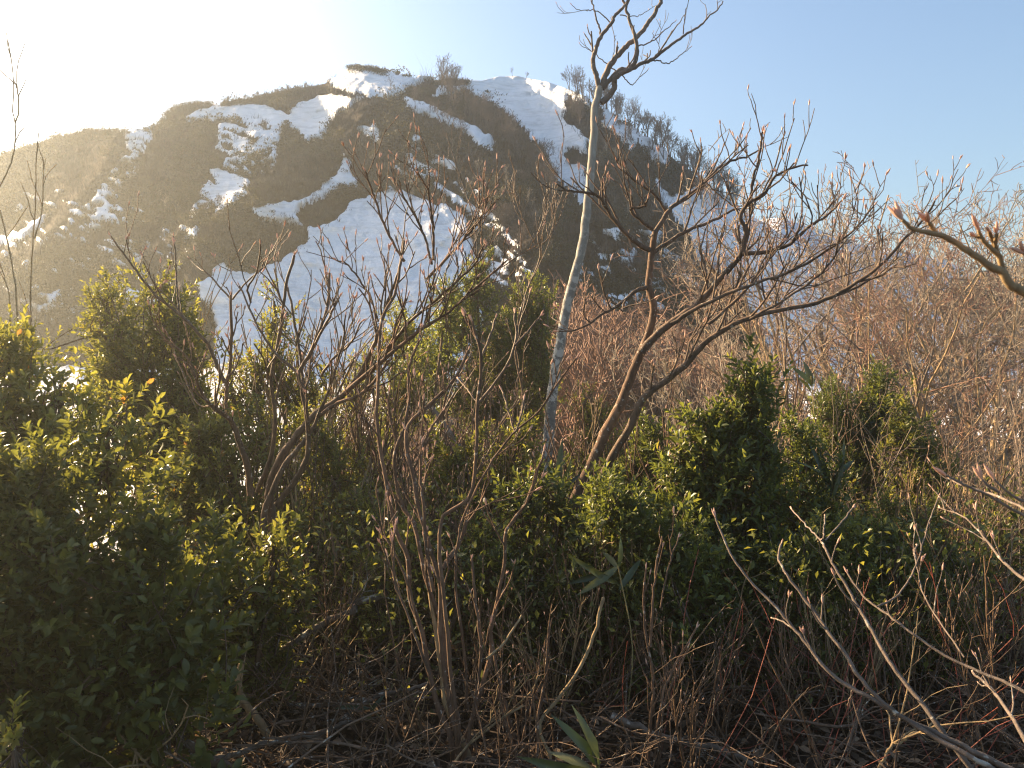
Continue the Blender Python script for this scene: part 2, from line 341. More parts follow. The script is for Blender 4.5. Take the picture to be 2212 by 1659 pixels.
# ------------------------------------------------------------------ mountain mesh
def build_mountain():
    cols = np.arange(-900, 3101, 3.0); nr = 400
    s = np.linspace(0, 1, nr) ** 1.25
    top = np.interp(cols, TOP[:, 0], TOP[:, 1]) + 3 * fbm(cols / 25, cols * 0, 2, 3)
    PX = np.repeat(cols[None, :], nr, 0); PY = top[None, :] + (1500 - top)[None, :] * s[:, None]
    D = depth(PX, PY)
    wx, wy = warp(PX, PY)
    reg = np.full(PX.shape, -1)
    for i, (lab, poly, th) in enumerate(STREAK):
        q = inpoly(wx, wy, poly)
        a = .8
        nz = fbm((PX * .8 + PY * .5) / 26, (PY * .9 - PX * .35) / 9, 30 + i, 5) + .5
        reg[q & (nz > th)] = 100 + i
    for i, (lab, poly) in enumerate(SOLID):
        reg[inpoly(wx, wy, poly)] = i
    snow = (reg >= 0).astype(float)
    sm = snow.copy()
    for _ in range(2):
        sm[1:-1, 1:-1] = (sm[1:-1, 1:-1] * 2 + sm[:-2, 1:-1] + sm[2:, 1:-1] + sm[1:-1, :-2] + sm[1:-1, 2:]) / 6
    rough = fbm(PX / 18, PY / 14, 40, 5)
    fade = np.clip((1100 - PY) / 400, .1, 1)
    D = D * (1 + fade * (.045 * rough * (1 - sm) + .006 * fbm(PX / 30, PY / 22, 44, 4) * sm) - .009 * sm)
    gul = np.abs(fbm((PX + .9 * PY) / 70, (PY - .3 * PX) / 190, 47, 4)); gul2 = np.abs(fbm((PX - .5 * PY) / 36, PY / 60, 49, 4))
    D = D * (1 + fade * (1 - .75 * sm) * (.11 * gul + .05 * gul2 - .02)) * (1 + fade * sm * (.005 * fbm(PX / 16, PY / 10, 52, 4) + .03 * np.abs(fbm(PX / 60, PY / 34, 55, 4))))
    V = P(PX, PY, D)
    V[..., 2] += 1.1 * sm * np.clip(D / 150, 0, 1)
    # back side: rows falling away behind the crest
    back = []
    for k, (dd, dz) in enumerate(((8, -2), (60, -30), (200, -110))):
        r = V[0].copy(); r[:, 0] *= 1 + dd / 250; r[:, 1] += dd; r[:, 2] += dz; back.append(r)
    V = np.concatenate([np.array(back[::-1]), V]); reg2 = np.concatenate([np.repeat(reg[:1], 3, 0), reg])
    R, C = V.shape[:2]
    i = np.arange(R - 1)[:, None] * C + np.arange(C - 1)[None, :]
    Q = np.stack([i, i + C, i + C + 1, i + 1], -1).reshape(-1, 4)
    fr = reg2[:-1, :-1].ravel()
    VV = V.reshape(-1, 3)
    def sub(name, sel, mat, label=None):
        q = Q[sel]
        if len(q) < 4: return
        u, inv = np.unique(q.ravel(), return_inverse=True)
        me = mesh_np(name, VV[u], inv, np.arange(len(q)) * 4, np.full(len(q), 4), mat)
        o = add_obj(name, me); tag(o, label, None, None, 'structure'); return o
    sub('mountain', fr < 0, M['mountain'], 'steep mountain slope of dark brush and bare earth between snowfields')
    for k, (lab, _) in enumerate(SOLID): sub('snowfield', fr == k, M['snow'], lab)
    for k, (lab, _, _) in enumerate(STREAK): sub('snow_streak', fr == 100 + k, M['snow'], lab)
    return PX, PY, D, reg, V[3:]
PX, PY, DD, REG, MV = build_mountain()

def far_ridge():
    cols = np.arange(1300, 3400, 8.0); nr = 70
    top = np.interp(cols, [1300, 1500, 1668, 1701, 1751, 1813, 1854, 1937, 2040, 2212, 2500, 3400], [540, 500, 471, 474, 491, 513, 526, 542, 562, 640, 700, 800]) + 2.5 * fbm(cols / 40, cols * 0, 3, 3)
    s = np.linspace(0, 1, nr); px = np.repeat(cols[None], nr, 0); py = top + (900 - top) * s[:, None]
    D = 640 - 330 * s[:, None] + 60 * fbm(px / 120, py / 60, 12, 4)
    V = P(px, py, D); b = V[:1].copy(); b[..., 1] += 200; b[..., 2] -= 90; V = np.concatenate([b, V])
    R, C = V.shape[:2]; i = np.arange(R - 1)[:, None] * C + np.arange(C - 1)[None, :]
    Q = np.stack([i, i + C, i + C + 1, i + 1], -1).reshape(-1, 4)
    tag(add_obj('far_ridge', mesh_np('far_ridge', V.reshape(-1, 3), Q.ravel(), np.arange(len(Q)) * 4, np.full(len(Q), 4), M['far'])),
        'distant pale blue snowy ridge beyond the right hand valley', None, None, 'structure')
far_ridge()

# near ground
def gz(x, y):
    x = np.asarray(x, float); y = np.asarray(y, float)
    z = -np.clip(y - 6.6, 0, None) * .56 - .04 * np.clip(y - 4, 0, None)
    z = z - .10 * np.clip(np.abs(x) - 5, 0, None)
    return z + .16 * fbm(x * .8 + 50, y * .8 + 50, 60, 4) + .05
def near_ground():
    xs = np.linspace(-26, 30, 380); ys = np.linspace(-14, 18, 300)
    X, Y = np.meshgrid(xs, ys); Z = gz(X, Y) + .05 * fbm(X * 6 + 90, Y * 6 + 90, 66, 3)
    V = np.stack([X, Y, Z], -1); R, C = X.shape
    i = np.arange(R - 1)[:, None] * C + np.arange(C - 1)[None, :]
    Q = np.stack([i, i + 1, i + C + 1, i + C], -1).reshape(-1, 4)
    tag(add_obj('ground', mesh_np('ground', V.reshape(-1, 3), Q.ravel(), np.arange(len(Q)) * 4, np.full(len(Q), 4), M['soil'])),
        'dark leaf covered soil of the near ridge top', None, None, 'structure')
near_ground()
# height of the far valley side under a world point
_vy = np.array([P(1106, a, b)[1] for a, b in DP[::-1]]); _vz = np.array([P(1106, a, b)[2] for a, b in DP[::-1]])
def tz(y): return float(np.interp(y, _vy, _vz))

# ------------------------------------------------------------------ growth
def grow(T, p, d, L, r, lvl, cfg, tips=None):
    n = cfg['n'][lvl]; nk = cfg['kids'][lvl] if lvl < len(cfg['kids']) else 0
    pts = [p]; rad = [r]; q = list(p); dd = list(d); j = cfg['jit'][lvl]; up = cfg['up'][lvl]
    st = L / n; end = r * cfg['taper'][lvl]
    dirs = [tuple(dd)]
    for i in range(n):
        dd = [dd[0] + random.gauss(0, j), dd[1] + random.gauss(0, j), dd[2] + random.gauss(0, j) + up]
        m = math.sqrt(dd[0] ** 2 + dd[1] ** 2 + dd[2] ** 2); dd = [a / m for a in dd]
        q = [q[0] + dd[0] * st, q[1] + dd[1] * st, q[2] + dd[2] * st]
        pts.append(tuple(q)); rad.append(r + (end - r) * (i + 1) / n); dirs.append(tuple(dd))
    T.add(pts, rad, cfg['sides'][lvl])
    if tips is not None and nk == 0: tips.append((pts[-1], tuple(dd), rad[-1]))
    k = nk
    for c in range(k):
        t = cfg['from'][lvl] + (1 - cfg['from'][lvl]) * (c + random.random()) / k
        f = min(t * n, n - 1e-6); i = int(f); w = f - i
        a = pts[i]; b = pts[i + 1]; o = tuple(a[m] + (b[m] - a[m]) * w for m in range(3))
        kick_child(T, o, dirs[i], L * cfg['ratio'][lvl] * (1.15 - .5 * t) * random.uniform(.7, 1.2), max(rad[i] * cfg['rr'][lvl], cfg['rmin']), lvl + 1, cfg, tips)
def kick_child(T, o, d, L, r, lvl, cfg, tips):
    ang = math.radians(random.uniform(*cfg['ang'])); v = Vector(d); ref = Vector((random.gauss(0, 1), random.gauss(0, 1), random.gauss(0, 1)))
    s = v.cross(ref)
    if s.length < 1e-6: s = v.cross(Vector((1, 0, 0)))
    s.normalize(); nd = v * math.cos(ang) + s * math.sin(ang)
    nd.z += cfg['lift']; nd.normalize()
    grow(T, o, (nd.x, nd.y, nd.z), L, r, lvl, cfg, tips)

# ------------------------------------------------------------------ trees on the mountain
CFG_R = dict(n=[6, 5, 4, 3], kids=[9, 6, 5, 0], jit=[.10, .16, .18, .2], up=[.06, .09, .08, .05], taper=[.3, .35, .5, .6], sides=[5, 4, 3, 3],
             ratio=[.55, .5, .45], rr=[.55, .6, .65], ang=(25, 60), lift=.25, rmin=.012)
CFG_R['from'] = [.42, .25, .2]
def tree_mesh(name, H, r, mat, cfg, seed, forks=1):
    random.seed(seed); T = Tubes()
    for k in range(forks):
        d = Vector((random.gauss(0, .18), random.gauss(0, .18), 1)).normalized()
        grow(T, (0, 0, -.3), tuple(d), H * random.uniform(.8, 1), r, 0, cfg)
    return T.mesh(name, mat)
RT = [tree_mesh('ridge_tree', 6.0, .13 + .02 * (k % 3), M['twig_dim'], dict(CFG_R, rmin=.028, kids=[8, 5, 4, 0]), 100 + k, 1 + k % 2) for k in range(7)]
RP = [tree_mesh('pale_slope_tree', 5.0, .10, M['twig_grey'], dict(CFG_R, rmin=.022, lift=.1, kids=[7, 4, 3, 0]), 240 + k, 2) for k in range(4)]
RS = [tree_mesh('slope_tree', 4.6, .075, M['twig_dim'], dict(CFG_R, rmin=.024, lift=.1), 200 + k, 3) for k in range(4)]

def terrain_at(px, py):
    """point on the mountain along the sight line, read from the built grid"""
    c = int(round((px + 900) / 3.0)); c = max(0, min(PX.shape[1] - 1, c))
    r = int(np.argmin(np.abs(PY[:, c] - py))); return MV[r, c]
def put(me, name, px, py, scale, label, group, cat='tree', rz=None):
    o = bpy.data.objects.new(name, me); COL.objects.link(o)
    b = terrain_at(px, py); o.location = (float(b[0]), float(b[1]), float(b[2]) - .25)
    o.rotation_euler = (random.gauss(0, .06), random.gauss(0, .06), random.uniform(0, 6.28) if rz is None else rz)
    o.scale = (scale * random.uniform(.9, 1.1),) * 2 + (scale,)
    return tag(o, label, cat, group)
def along(line, n, jx, jy):
    line = np.array(line, float); seg = np.hypot(*(line[1:] - line[:-1]).T); cum = np.concatenate([[0], np.cumsum(seg)])
    for k in range(n):
        t = (k + random.random() * .8) / n * cum[-1]
        x = np.interp(t, cum, line[:, 0]) + random.gauss(0, jx); y = np.interp(t, cum, line[:, 1]) + random.gauss(0, jy)
        yield x, y
random.seed(11)
def row(line, n, jx, jy, s0, s1, label, group, meshes=RT, name='bare_tree', cat='tree'):
    for x, y in along(line, n, jx, jy):
        put(random.choice(meshes), name, x, max(y, np.interp(x, TOP[:, 0], TOP[:, 1]) + 1), random.uniform(s0, s1), label, group, cat)
row([(1238, 206), (1300, 236), (1350, 268), (1400, 305), (1450, 338), (1490, 372), (1530, 404), (1560, 428), (1600, 464)], 70, 5, 5, .8, 1.12,
    'leafless tree standing in the row on the right skyline of the mountain', 'bare trees along the right skyline')
row([(1330, 290), (1380, 320), (1440, 370), (1500, 425), (1560, 470)], 18, 10, 12, .7, 1.0, 'leafless tree on the slope just below the right skyline row', 'bare trees below the right skyline')
row(Z2([(850, 230), (900, 330), (960, 380), (1060, 430), (1160, 500), (1250, 570), (1330, 640), (1400, 720), (1480, 830), (1540, 950)]), 50, 7, 9, .85, 1.3,
    'leafless tree on the diagonal spur down the middle of the mountain', 'bare trees along the middle spur')
row(Z2([(830, 215), (880, 190), (920, 200)]), 5, 3, 2, .6, .95, 'tall leafless tree standing on the saddle left of the dome', 'bare trees on the saddle')
row(Z2([(1620, 380), (1700, 430), (1740, 480)]), 9, 8, 8, .8, 1.0, 'leafless tree in the clump left of the pale trunk on the snowfield', 'bare trees in the snowfield clump')
row(Z2([(640, 340), (700, 380), (820, 430), (1000, 560)]), 9, 6, 8, .5, .8, 'small leafless tree beside the diagonal snow strip', 'bare trees by the snow strip')
row(Z2([(700, 700), (850, 650), (1000, 700), (1150, 800), (1250, 1000), (1150, 1150)]), 35, 55, 50, .45, .85, 'small leafless tree scattered on the dark face of the middle spur', 'bare trees on the dark face', RS + RP + RP)
row(Z2([(1850, 600), (1900, 750), (1950, 850), (2050, 900)]), 18, 28, 28, .45, .75, 'small leafless tree on the dark slope between the pale trunk and the right skyline', 'bare trees on the right dark slope', RS + RP)
row(Z1([(900, 700), (1100, 900), (1300, 1150), (1500, 1250), (1700, 1150)]), 20, 70, 40, .35, .65, 'small leafless tree scattered on the brushy left slope', 'bare trees on the left slope', RS + RP)
row([(480, 225), (560, 210), (620, 196), (690, 186)], 22, 6, 6, .3, .5, 'low leafless bush on the skyline of the left shoulder', 'bare bushes on the left skyline', RS, 'bare_bush', 'bush')
put(RT[0], 'bare_tree', 1107, 173, .42, 'lone tiny leafless tree on the crest of the snow dome', None)
put(RT[3], 'bare_tree', 1137, 176, .32, 'smallest leafless tree right of the lone tree on the snow dome', None)
put(RT[4], 'bare_tree', 844, 205, .6, 'small leafless tree on the snow left of the dark spur top', None)
row(Z2([(1100, 1000), (1300, 1150), (1500, 1250)]), 14, 22, 20, .5, .8, 'low leafless tree at the foot of the dark spur', 'bare trees at the foot of the spur', RS)
row([(1440, 590), (1480, 600), (1540, 610), (1600, 640)], 12, 12, 14, .5, .8, 'dark leafless tree in the valley behind the dark forked tree', 'bare trees in the right valley', RT)
row([(1290, 540), (1340, 590), (1400, 610), (1470, 570)], 22, 14, 25, .45, .8, 'leafless tree beneath the snowfield behind the pale trunk', 'bare trees behind the pale trunk', RT)

# ------------------------------------------------------------------ scrub on the mountain (mass)
def scrub():
    r = np.random.default_rng(5)
    nrow, ncol = PX.shape
    vis = (PX > -250) & (PX < 2450) & (PY < 900)
    brush = (REG < 0) & vis
    rr, cc = np.nonzero(brush)
    w = np.gradient(PY, axis=0)[rr, cc]; w = w / w.sum()
    # upright bare twigs
    w = w * np.clip(.25 + 2.2 * (fbm(PX[rr, cc] / 38, PY[rr, cc] / 26, 91, 4) + .25), .12, 2); w /= w.sum(); k = r.choice(len(rr), 30000, p=w); n = len(k)
    jr = rr[k].copy(); jc = cc[k].copy(); mv = r.random(n) < .10
    jr[mv] = np.clip(jr[mv] + r.integers(-6, 7, mv.sum()), 0, nrow - 1); jc[mv] = np.clip(jc[mv] + r.integers(-5, 6, mv.sum()), 0, ncol - 1)
    b = MV[jr, jc]
    px = PX[rr[k], cc[k]]; py = PY[rr[k], cc[k]]; Dk = DD[rr[k], cc[k]]
    ev = fbm(px / 70, py / 45, 71, 4) + .10 * np.exp(-(dist_line(px, py, Z1([(2100, 400), (1900, 600), (1650, 800), (1300, 1100)])) / 60) ** 2)
    sz = np.clip(Dk / 200, .3, 1.2)
    tw = ev < .03
    bt = b[tw]; s = sz[tw]; m = len(bt); K = 10; big = np.where(r.random(m) < .10, r.uniform(1.8, 2.8, m), 1.0)
    base = bt[:, None, :] + r.normal(0, .55, (m, K, 3)) * (s * big)[:, None, None] * [1, 1, .15]
    hv = fbm(px[tw] / 22, py[tw] / 14, 93, 4); h = r.uniform(.5, 2.0, (m, K)) * (s * np.clip(.9 + 3.2 * hv, .35, 2.0) * r.uniform(.6, 1.4, m) * .62 * big)[:, None]
    tipd = np.stack([r.normal(0, .35, (m, K)), r.normal(0, .35, (m, K)), np.ones((m, K))], -1)
    tip = base + tipd * h[..., None]
    wd = (r.uniform(.03, .075, (m, K)) * s[:, None])[..., None] * norm(np.stack([np.ones((m, K)), r.normal(0, .4, (m, K)), r.normal(0, .2, (m, K))], -1))
    base[..., 2] -= .2
    V = np.stack([base - wd, base + wd, tip], 2).reshape(-1, 3)
    nf = m * K
    me = mesh_np('brushwood', V, np.arange(nf * 3), np.arange(nf) * 3, np.full(nf, 3), M['brush'], False, np.repeat(np.clip(.42 + 2.0 * fbm(px[tw] / 30, py[tw] / 16, 95, 4) + r.normal(0, .25, m) - .15 * (big > 1), 0, 1), K * 3))
    tag(add_obj('brushwood', me), 'brown leafless brushwood covering the dark parts of the mountain', 'brushwood', None, 'stuff')
    # evergreen scrub
    bt = b[~tw]; s = sz[~tw]; m = len(bt); K = 26
    off = norm(r.normal(0, 1, (m, K, 3))) * (r.uniform(.3, 1, (m, K, 1)) * np.where(r.random((m, 1, 1)) < .3, 2.3, 1.0) * r.uniform(.7, 1.3, (m, 1, 1))) * [1.1, 1.1, .85]
    off[..., 2] = np.abs(off[..., 2]) + .1
    pos = (bt[:, None, :] + off * s[:, None, None]).reshape(-1, 3)
    ax = norm(off * .6 + r.normal(0, .5, off.shape) + [0, 0, .5]).reshape(-1, 3); nr = norm(r.normal(0, 1, (m * K, 3)) + [0, 0, .6])
    L = r.uniform(.3, .7, m * K) * np.repeat(s, K); me = leaves_mesh('scrub', pos, ax, nr, L, L * .55, np.repeat(r.random(m), K) * .6 + r.random(m * K) * .4, M['leaf_scrub'], LEAF_B)
    tag(add_obj('evergreen_scrub', me), 'dark olive evergreen scrub in patches over the mountain', 'scrub', None, 'stuff')
    # crest scrub on the skyline
    P0 = []
    for line, n, hh in (([(0, 342), (60, 320), (120, 302), (190, 288), (240, 284), (275, 294)], 500, 1.0), ([(365, 250), (380, 238), (400, 230), (440, 228), (455, 232)], 240, 1.6),
                        ([(480, 230), (560, 212), (620, 198), (680, 190), (712, 196)], 420, 1.1), ([(752, 152), (775, 151), (835, 160)], 130, .9), (Z2([(640, 240), (700, 250), (760, 260)]), 130, 1.5), (Z2([(860, 190), (930, 190), (1010, 215)]), 120, 1.0)):
        for x, y in along(line, n, 3, 2): P0.append((terrain_at(x, y + 3 + abs(random.gauss(0, 4))), hh))
    bt = np.array([p for p, h in P0]); hh = np.array([h for p, h in P0]); m = len(bt); K = 30
    off = norm(r.normal(0, 1, (m, K, 3))) * r.uniform(.3, 1.2, (m, K, 1)) * hh[:, None, None]; off[..., 2] = np.abs(off[..., 2])
    pos = (bt[:, None, :] + off).reshape(-1, 3); ax = norm(off + r.normal(0, .5, off.shape) + [0, 0, .5]).reshape(-1, 3); L = r.uniform(.2, .5, m * K)
    me = leaves_mesh('crest', pos, ax, norm(r.normal(0, 1, (m * K, 3))), L, L * .5, r.random(m * K), M['leaf_scrub'], LEAF_B)
    tag(add_obj('crest_scrub', me), 'dark low pine scrub growing along the mountain skyline', 'scrub', None, 'stuff')
scrub()

# ------------------------------------------------------------------ valley and right-hand thicket of bare trees
CFG_T = dict(n=[7, 6, 5, 4, 3], kids=[8, 6, 4, 3, 0], jit=[.10, .14, .16, .18, .2], up=[.03, .07, .07, .06, .03], taper=[.35, .35, .4, .5, .6], sides=[6, 5, 4, 3, 3],
             ratio=[.62, .55, .5, .42], rr=[.5, .5, .55, .6], ang=(30, 64), lift=.12, rmin=.0075)
CFG_T['from'] = [.3, .25, .2, .15]
def thicket_meshes():
    res = []
    for k in range(6):
        random.seed(300 + k); A = Tubes(); B = Tubes()
        cfg = CFG_T
        class Split:                       # trunk and main limbs go to A, the rest is crown
            def add(s, p, r, sd): (A if r[0] > .019 else B).add(p, r, sd)
        S = Split()
        for f in range(1 + k % 2):
            d = Vector((random.gauss(0, .16), random.gauss(0, .12), 1)).normalized()
            grow(S, (f * .3, 0, -.3), tuple(d), 6.6, .115 - .03 * f, 0, cfg)
        res.append((A.mesh('trunk', M['bark_tan'] if k % 3 else M['bark_limb']), B.mesh('crown', M[('twig_far', 'twig_rust', 'twig_far', 'twig_grey', 'twig_far', 'twig_grey')[k]])))
    return res
TH = thicket_meshes()
RB = [tree_mesh('rust', 3.4, .035, M['twig_rust'], dict(CFG_R, rmin=.011, lift=.15, n=[6, 5, 4, 3], kids=[9, 7, 5, 0]), 400 + k, 4) for k in range(5)]
def place_tree(px, Y, topy, k, label, group, tilt=0):
    x = (px - 1106) / F * Y; base = min(tz(Y), -1.5) if Y > 14 else float(gz(x, Y))
    topz = EYE + (780 - topy) / F * Y; s = max(.45, (topz - base) / 8.6)
    t = thing('bare_tree', label, 'tree', (x, Y, base), group)
    t.rotation_euler = (0, tilt, random.uniform(0, 6.28)); t.scale = (s, s, s)
    for nm, me in (('trunk', TH[k][0]), ('crown', TH[k][1])):
        o = bpy.data.objects.new(nm, me); COL.objects.link(o); o.parent = t
random.seed(21)
TL = [ (1700, 15, 470),  (1800, 18, 440), (1850, 13, 450),  (1930, 17, 440), (1985, 13, 450), (2040, 21, 470), (2090, 12.5, 500),
      (2150, 17, 480), (2205, 13, 470), (2260, 19, 460), (2330, 14, 500), (2120, 15, 430), (2195, 18, 420), (2060, 23, 450),   (2200, 30, 560),
        (1680, 11.5, 640), (1760, 11, 620), (2160, 10.5, 600), (2080, 10, 640), (1955, 10.5, 600)]
WH = ['near the right edge', 'behind the right hand evergreen', 'right of the dark forked tree']
for i, (px, Y, ty) in enumerate(TL):
    w = WH[0] if px > 2060 else (WH[1] if px > 1780 else WH[2])
    place_tree(px, Y, ty - (55 if px > 1790 else 25), i % 6, ('front' if Y < 16 else 'farther') + ' fine twigged bare tree of the right thicket ' + w, 'bare trees of the right hand thicket')
# rusty shrubs in the hollow
random.seed(22)
for i in range(46):
    px = random.uniform(1090, 1500); Y = random.uniform(24, 62)
    ty = np.interp(px, [1090, 1180, 1260, 1320, 1380, 1500, 1640], [720, 560, 520, 560, 640, 680, 690]) + random.uniform(-10, 120)
    x = (px - 1106) / F * Y; base = tz(Y); top = EYE + (780 - ty) / F * Y; s = max(.4, (top - base) / 4.6)
    o = bpy.data.objects.new('bare_shrub', random.choice(RB)); COL.objects.link(o); o.location = (x, Y, base - .1); o.scale = (s, s, s); o.rotation_euler = (0, 0, random.uniform(0, 6.28))
    tag(o, 'rusty brown leafless shrub in the hollow behind the pale trunk', 'shrub', 'rusty bare shrubs in the hollow')

for i in range(34):
    px = random.uniform(700, 1120); Y = random.uniform(11, 34); ty = random.uniform(800, 930); x = (px - 1106) / F * Y
    base = tz(Y) if Y > 15 else float(gz(x, Y)); s = max(.3, (EYE + (780 - ty) / F * Y - base) / 4.6)
    o = bpy.data.objects.new('bare_shrub', random.choice(RB)); COL.objects.link(o); o.location = (x, Y, base - .1); o.scale = (s, s, s); o.rotation_euler = (0, 0, random.uniform(0, 6.28))
    tag(o, 'brown leafless shrub on the slope between the centre shrub stems and the snow', 'shrub', 'bare shrubs behind the centre stems')
# ------------------------------------------------------------------ bare budding shrubs and trees in front
def spline(pts, n):
    p = np.array(pts, float)
    if len(p) < 3:
        t = np.linspace(0, 1, n)[:, None]; return p[0] * (1 - t) + p[-1] * t
    d = np.concatenate([[0], np.cumsum(np.linalg.norm(p[1:] - p[:-1], axis=1) ** .5 + 1e-9)])
    q = np.concatenate([[2 * p[0] - p[1]], p, [2 * p[-1] - p[-2]]]); kt = np.concatenate([[d[0] - (d[1] - d[0])], d, [d[-1] + (d[-1] - d[-2])]])
    o = []
    for t in np.linspace(0, d[-1], n):
        i = min(max(np.searchsorted(d, t, 'right') - 1, 0), len(p) - 2); j = i + 1
        t0, t1, t2, t3 = kt[j - 1], kt[j], kt[j + 1], kt[j + 2]; P0, P1, P2, P3 = q[j - 1], q[j], q[j + 1], q[j + 2]
        A1 = (t1 - t) / (t1 - t0) * P0 + (t - t0) / (t1 - t0) * P1; A2 = (t2 - t) / (t2 - t1) * P1 + (t - t1) / (t2 - t1) * P2; A3 = (t3 - t) / (t3 - t2) * P2 + (t - t2) / (t3 - t2) * P3
        B1 = (t2 - t) / (t2 - t0) * A1 + (t - t0) / (t2 - t0) * A2; B2 = (t3 - t) / (t3 - t1) * A2 + (t - t1) / (t3 - t1) * A3
        o.append((t2 - t) / (t2 - t1) * B1 + (t - t1) / (t2 - t1) * B2)
    return np.array(o)

def bud_mesh():
    k = 6; rings = [(0, .075), (.12, .09), (.35, .135), (.6, .12), (.85, .055), (1, .01)]; V = []
    for z, r in rings:
        for a in range(k): V.append((r * math.cos(a * 2 * math.pi / k), r * math.sin(a * 2 * math.pi / k), z))
    Q = [(i * k + a, i * k + (a + 1) % k, (i + 1) * k + (a + 1) % k, (i + 1) * k + a) for i in range(len(rings) - 1) for a in range(k)]
    return mesh_np('bud', np.array(V), np.array(Q).ravel(), np.arange(len(Q)) * 4, np.full(len(Q), 4), M['bud'])
BUD = bud_mesh()
BV = np.array([v.co[:] for v in BUD.vertices]); BQ = np.array([p.vertices[:] for p in BUD.polygons])

class Woody:
    def __init__(s, name, label, cat, base, group=None):
        s.t = thing(name, label, cat, base, group); s.tips = []
    def branch(s, name, pix, Y0, Y1, w0, w1, mat, root=False, twigs=0, tl=(.12, .35), levels=2, n=None, wob=.004, sides=7, part=True, frm=.35, lift=.45, ang=(25, 50), bud=True, rt=.0022, tr=None):
        """pix: polyline in picture units at depth Y0..Y1; w0/w1: widths in picture units"""
        m = len(pix); Ys = np.linspace(Y0, Y1, m)
        pts = [P(a, b, y) for (a, b), y in zip(pix, Ys)]
        if root:
            b = pts[0]; g = float(gz(b[0], b[1])) - .06
            if b[2] > g + .03:
                pts = [np.array([s.t.location.x * .6 + b[0] * .4, s.t.location.y * .5 + b[1] * .5, g])] + pts
        wob = wob * .45; n = n or max(8, m * 4); c = spline(pts, n)
        c[1:-1] += np.random.default_rng(int(abs(pix[0][0] * 7 + pix[0][1]))).normal(0, wob, (n - 2, 3))
        r0 = w0 / 2 / F * Y0; r1 = w1 / 2 / F * Y1
        t = np.linspace(0, 1, n); rad = r0 + (r1 - r0) * t ** .85
        rad = rad * (1 + .035 * np.random.default_rng(n + m).normal(0, 1, n).clip(-1.5, 1.5))
        T = Tubes(); T.add([tuple(q) for q in c], list(rad), sides)
        e = c[-1]; d = norm(c[-1] - c[-2]); T.add([tuple(e), tuple(e + d * rad[-1] * .6)], [rad[-1], rad[-1] * .3], sides)
        tips = []
        if bud: tips.append((tuple(e), tuple(d), rad[-1]))
        cfg = dict(n=[5, 4, 4], kids=[levels > 1 and 2 or 0, 2 if levels > 2 else 0, 0], jit=[.13, .15, .15], up=[.10, .12, .1], taper=[.6, .65, .7], sides=[5, 4, 4], ratio=[.6, .6, .6], rr=[.8, .85, .85], ang=ang, lift=lift, rmin=rt)
        cfg['from'] = [.3, .3, .3]
        for k in range(twigs):
            f = frm + (1 - frm) * (k + random.random()) / twigs; i = min(int(f * (n - 1)), n - 2)
            d = norm(c[i + 1] - c[i]); r = max(min(rad[i] * .6, .006 * (Y0 / 4)), rt)
            kick_child(T, tuple(c[i]), tuple(d), random.uniform(*tl) * (1.2 - .45 * f), r, 0, cfg, tips)
        s.tips += tips if bud else []
        me = T.mesh(name, mat); add_obj(name, me, s.t); return c
    def finish(s, prob=.85, size=.024, maxn=100):
        r = np.random.default_rng(len(s.tips) + 1); items = []
        for p, d, rr in s.tips:
            if r.random() > prob: continue
            k = 1 + (r.random() < .45) + (r.random() < .2)
            for j in range(k):
                dd = norm(np.array(d) + r.normal(0, .22 if k > 1 else .08, 3) + [0, 0, .12]); L = size * r.uniform(.65, 1.25)
                items.append((p, dd, L))
        def key(it):
            q = it[0]; return -it[2] / max(q[1], .3)
        items.sort(key=key)
        rest = items[maxn:]; items = items[:maxn]
        for p, d, L in items:
            o = bpy.data.objects.new('bud', BUD); COL.objects.link(o); o.parent = s.t
            o.location = Vector([float(v) for v in p]) - s.t.location
            o.rotation_mode = 'QUATERNION'; o.rotation_quaternion = Vector([float(v) for v in d]).to_track_quat('Z', 'Y'); o.scale = (L * .85, L * .85, L)
        if rest:
            V = []; 
            for p, d, L in rest:
                R = np.array(Vector([float(v) for v in d]).to_track_quat('Z', 'Y').to_matrix()); V.append((BV * [L * .85, L * .85, L]) @ R.T + np.array(p))
            Q = np.concatenate([BQ + i * len(BV) for i in range(len(rest))])
            o = add_obj('bud', mesh_np('buds', np.concatenate(V), Q.ravel(), np.arange(len(Q)) * 4, np.full(len(Q), 4), M['bud']), s.t); o['kind'] = 'stuff'

def base_at(px, Y):
    x = (px - 1106) / F * Y; return (x, Y, float(gz(x, Y)))

random.seed(31)
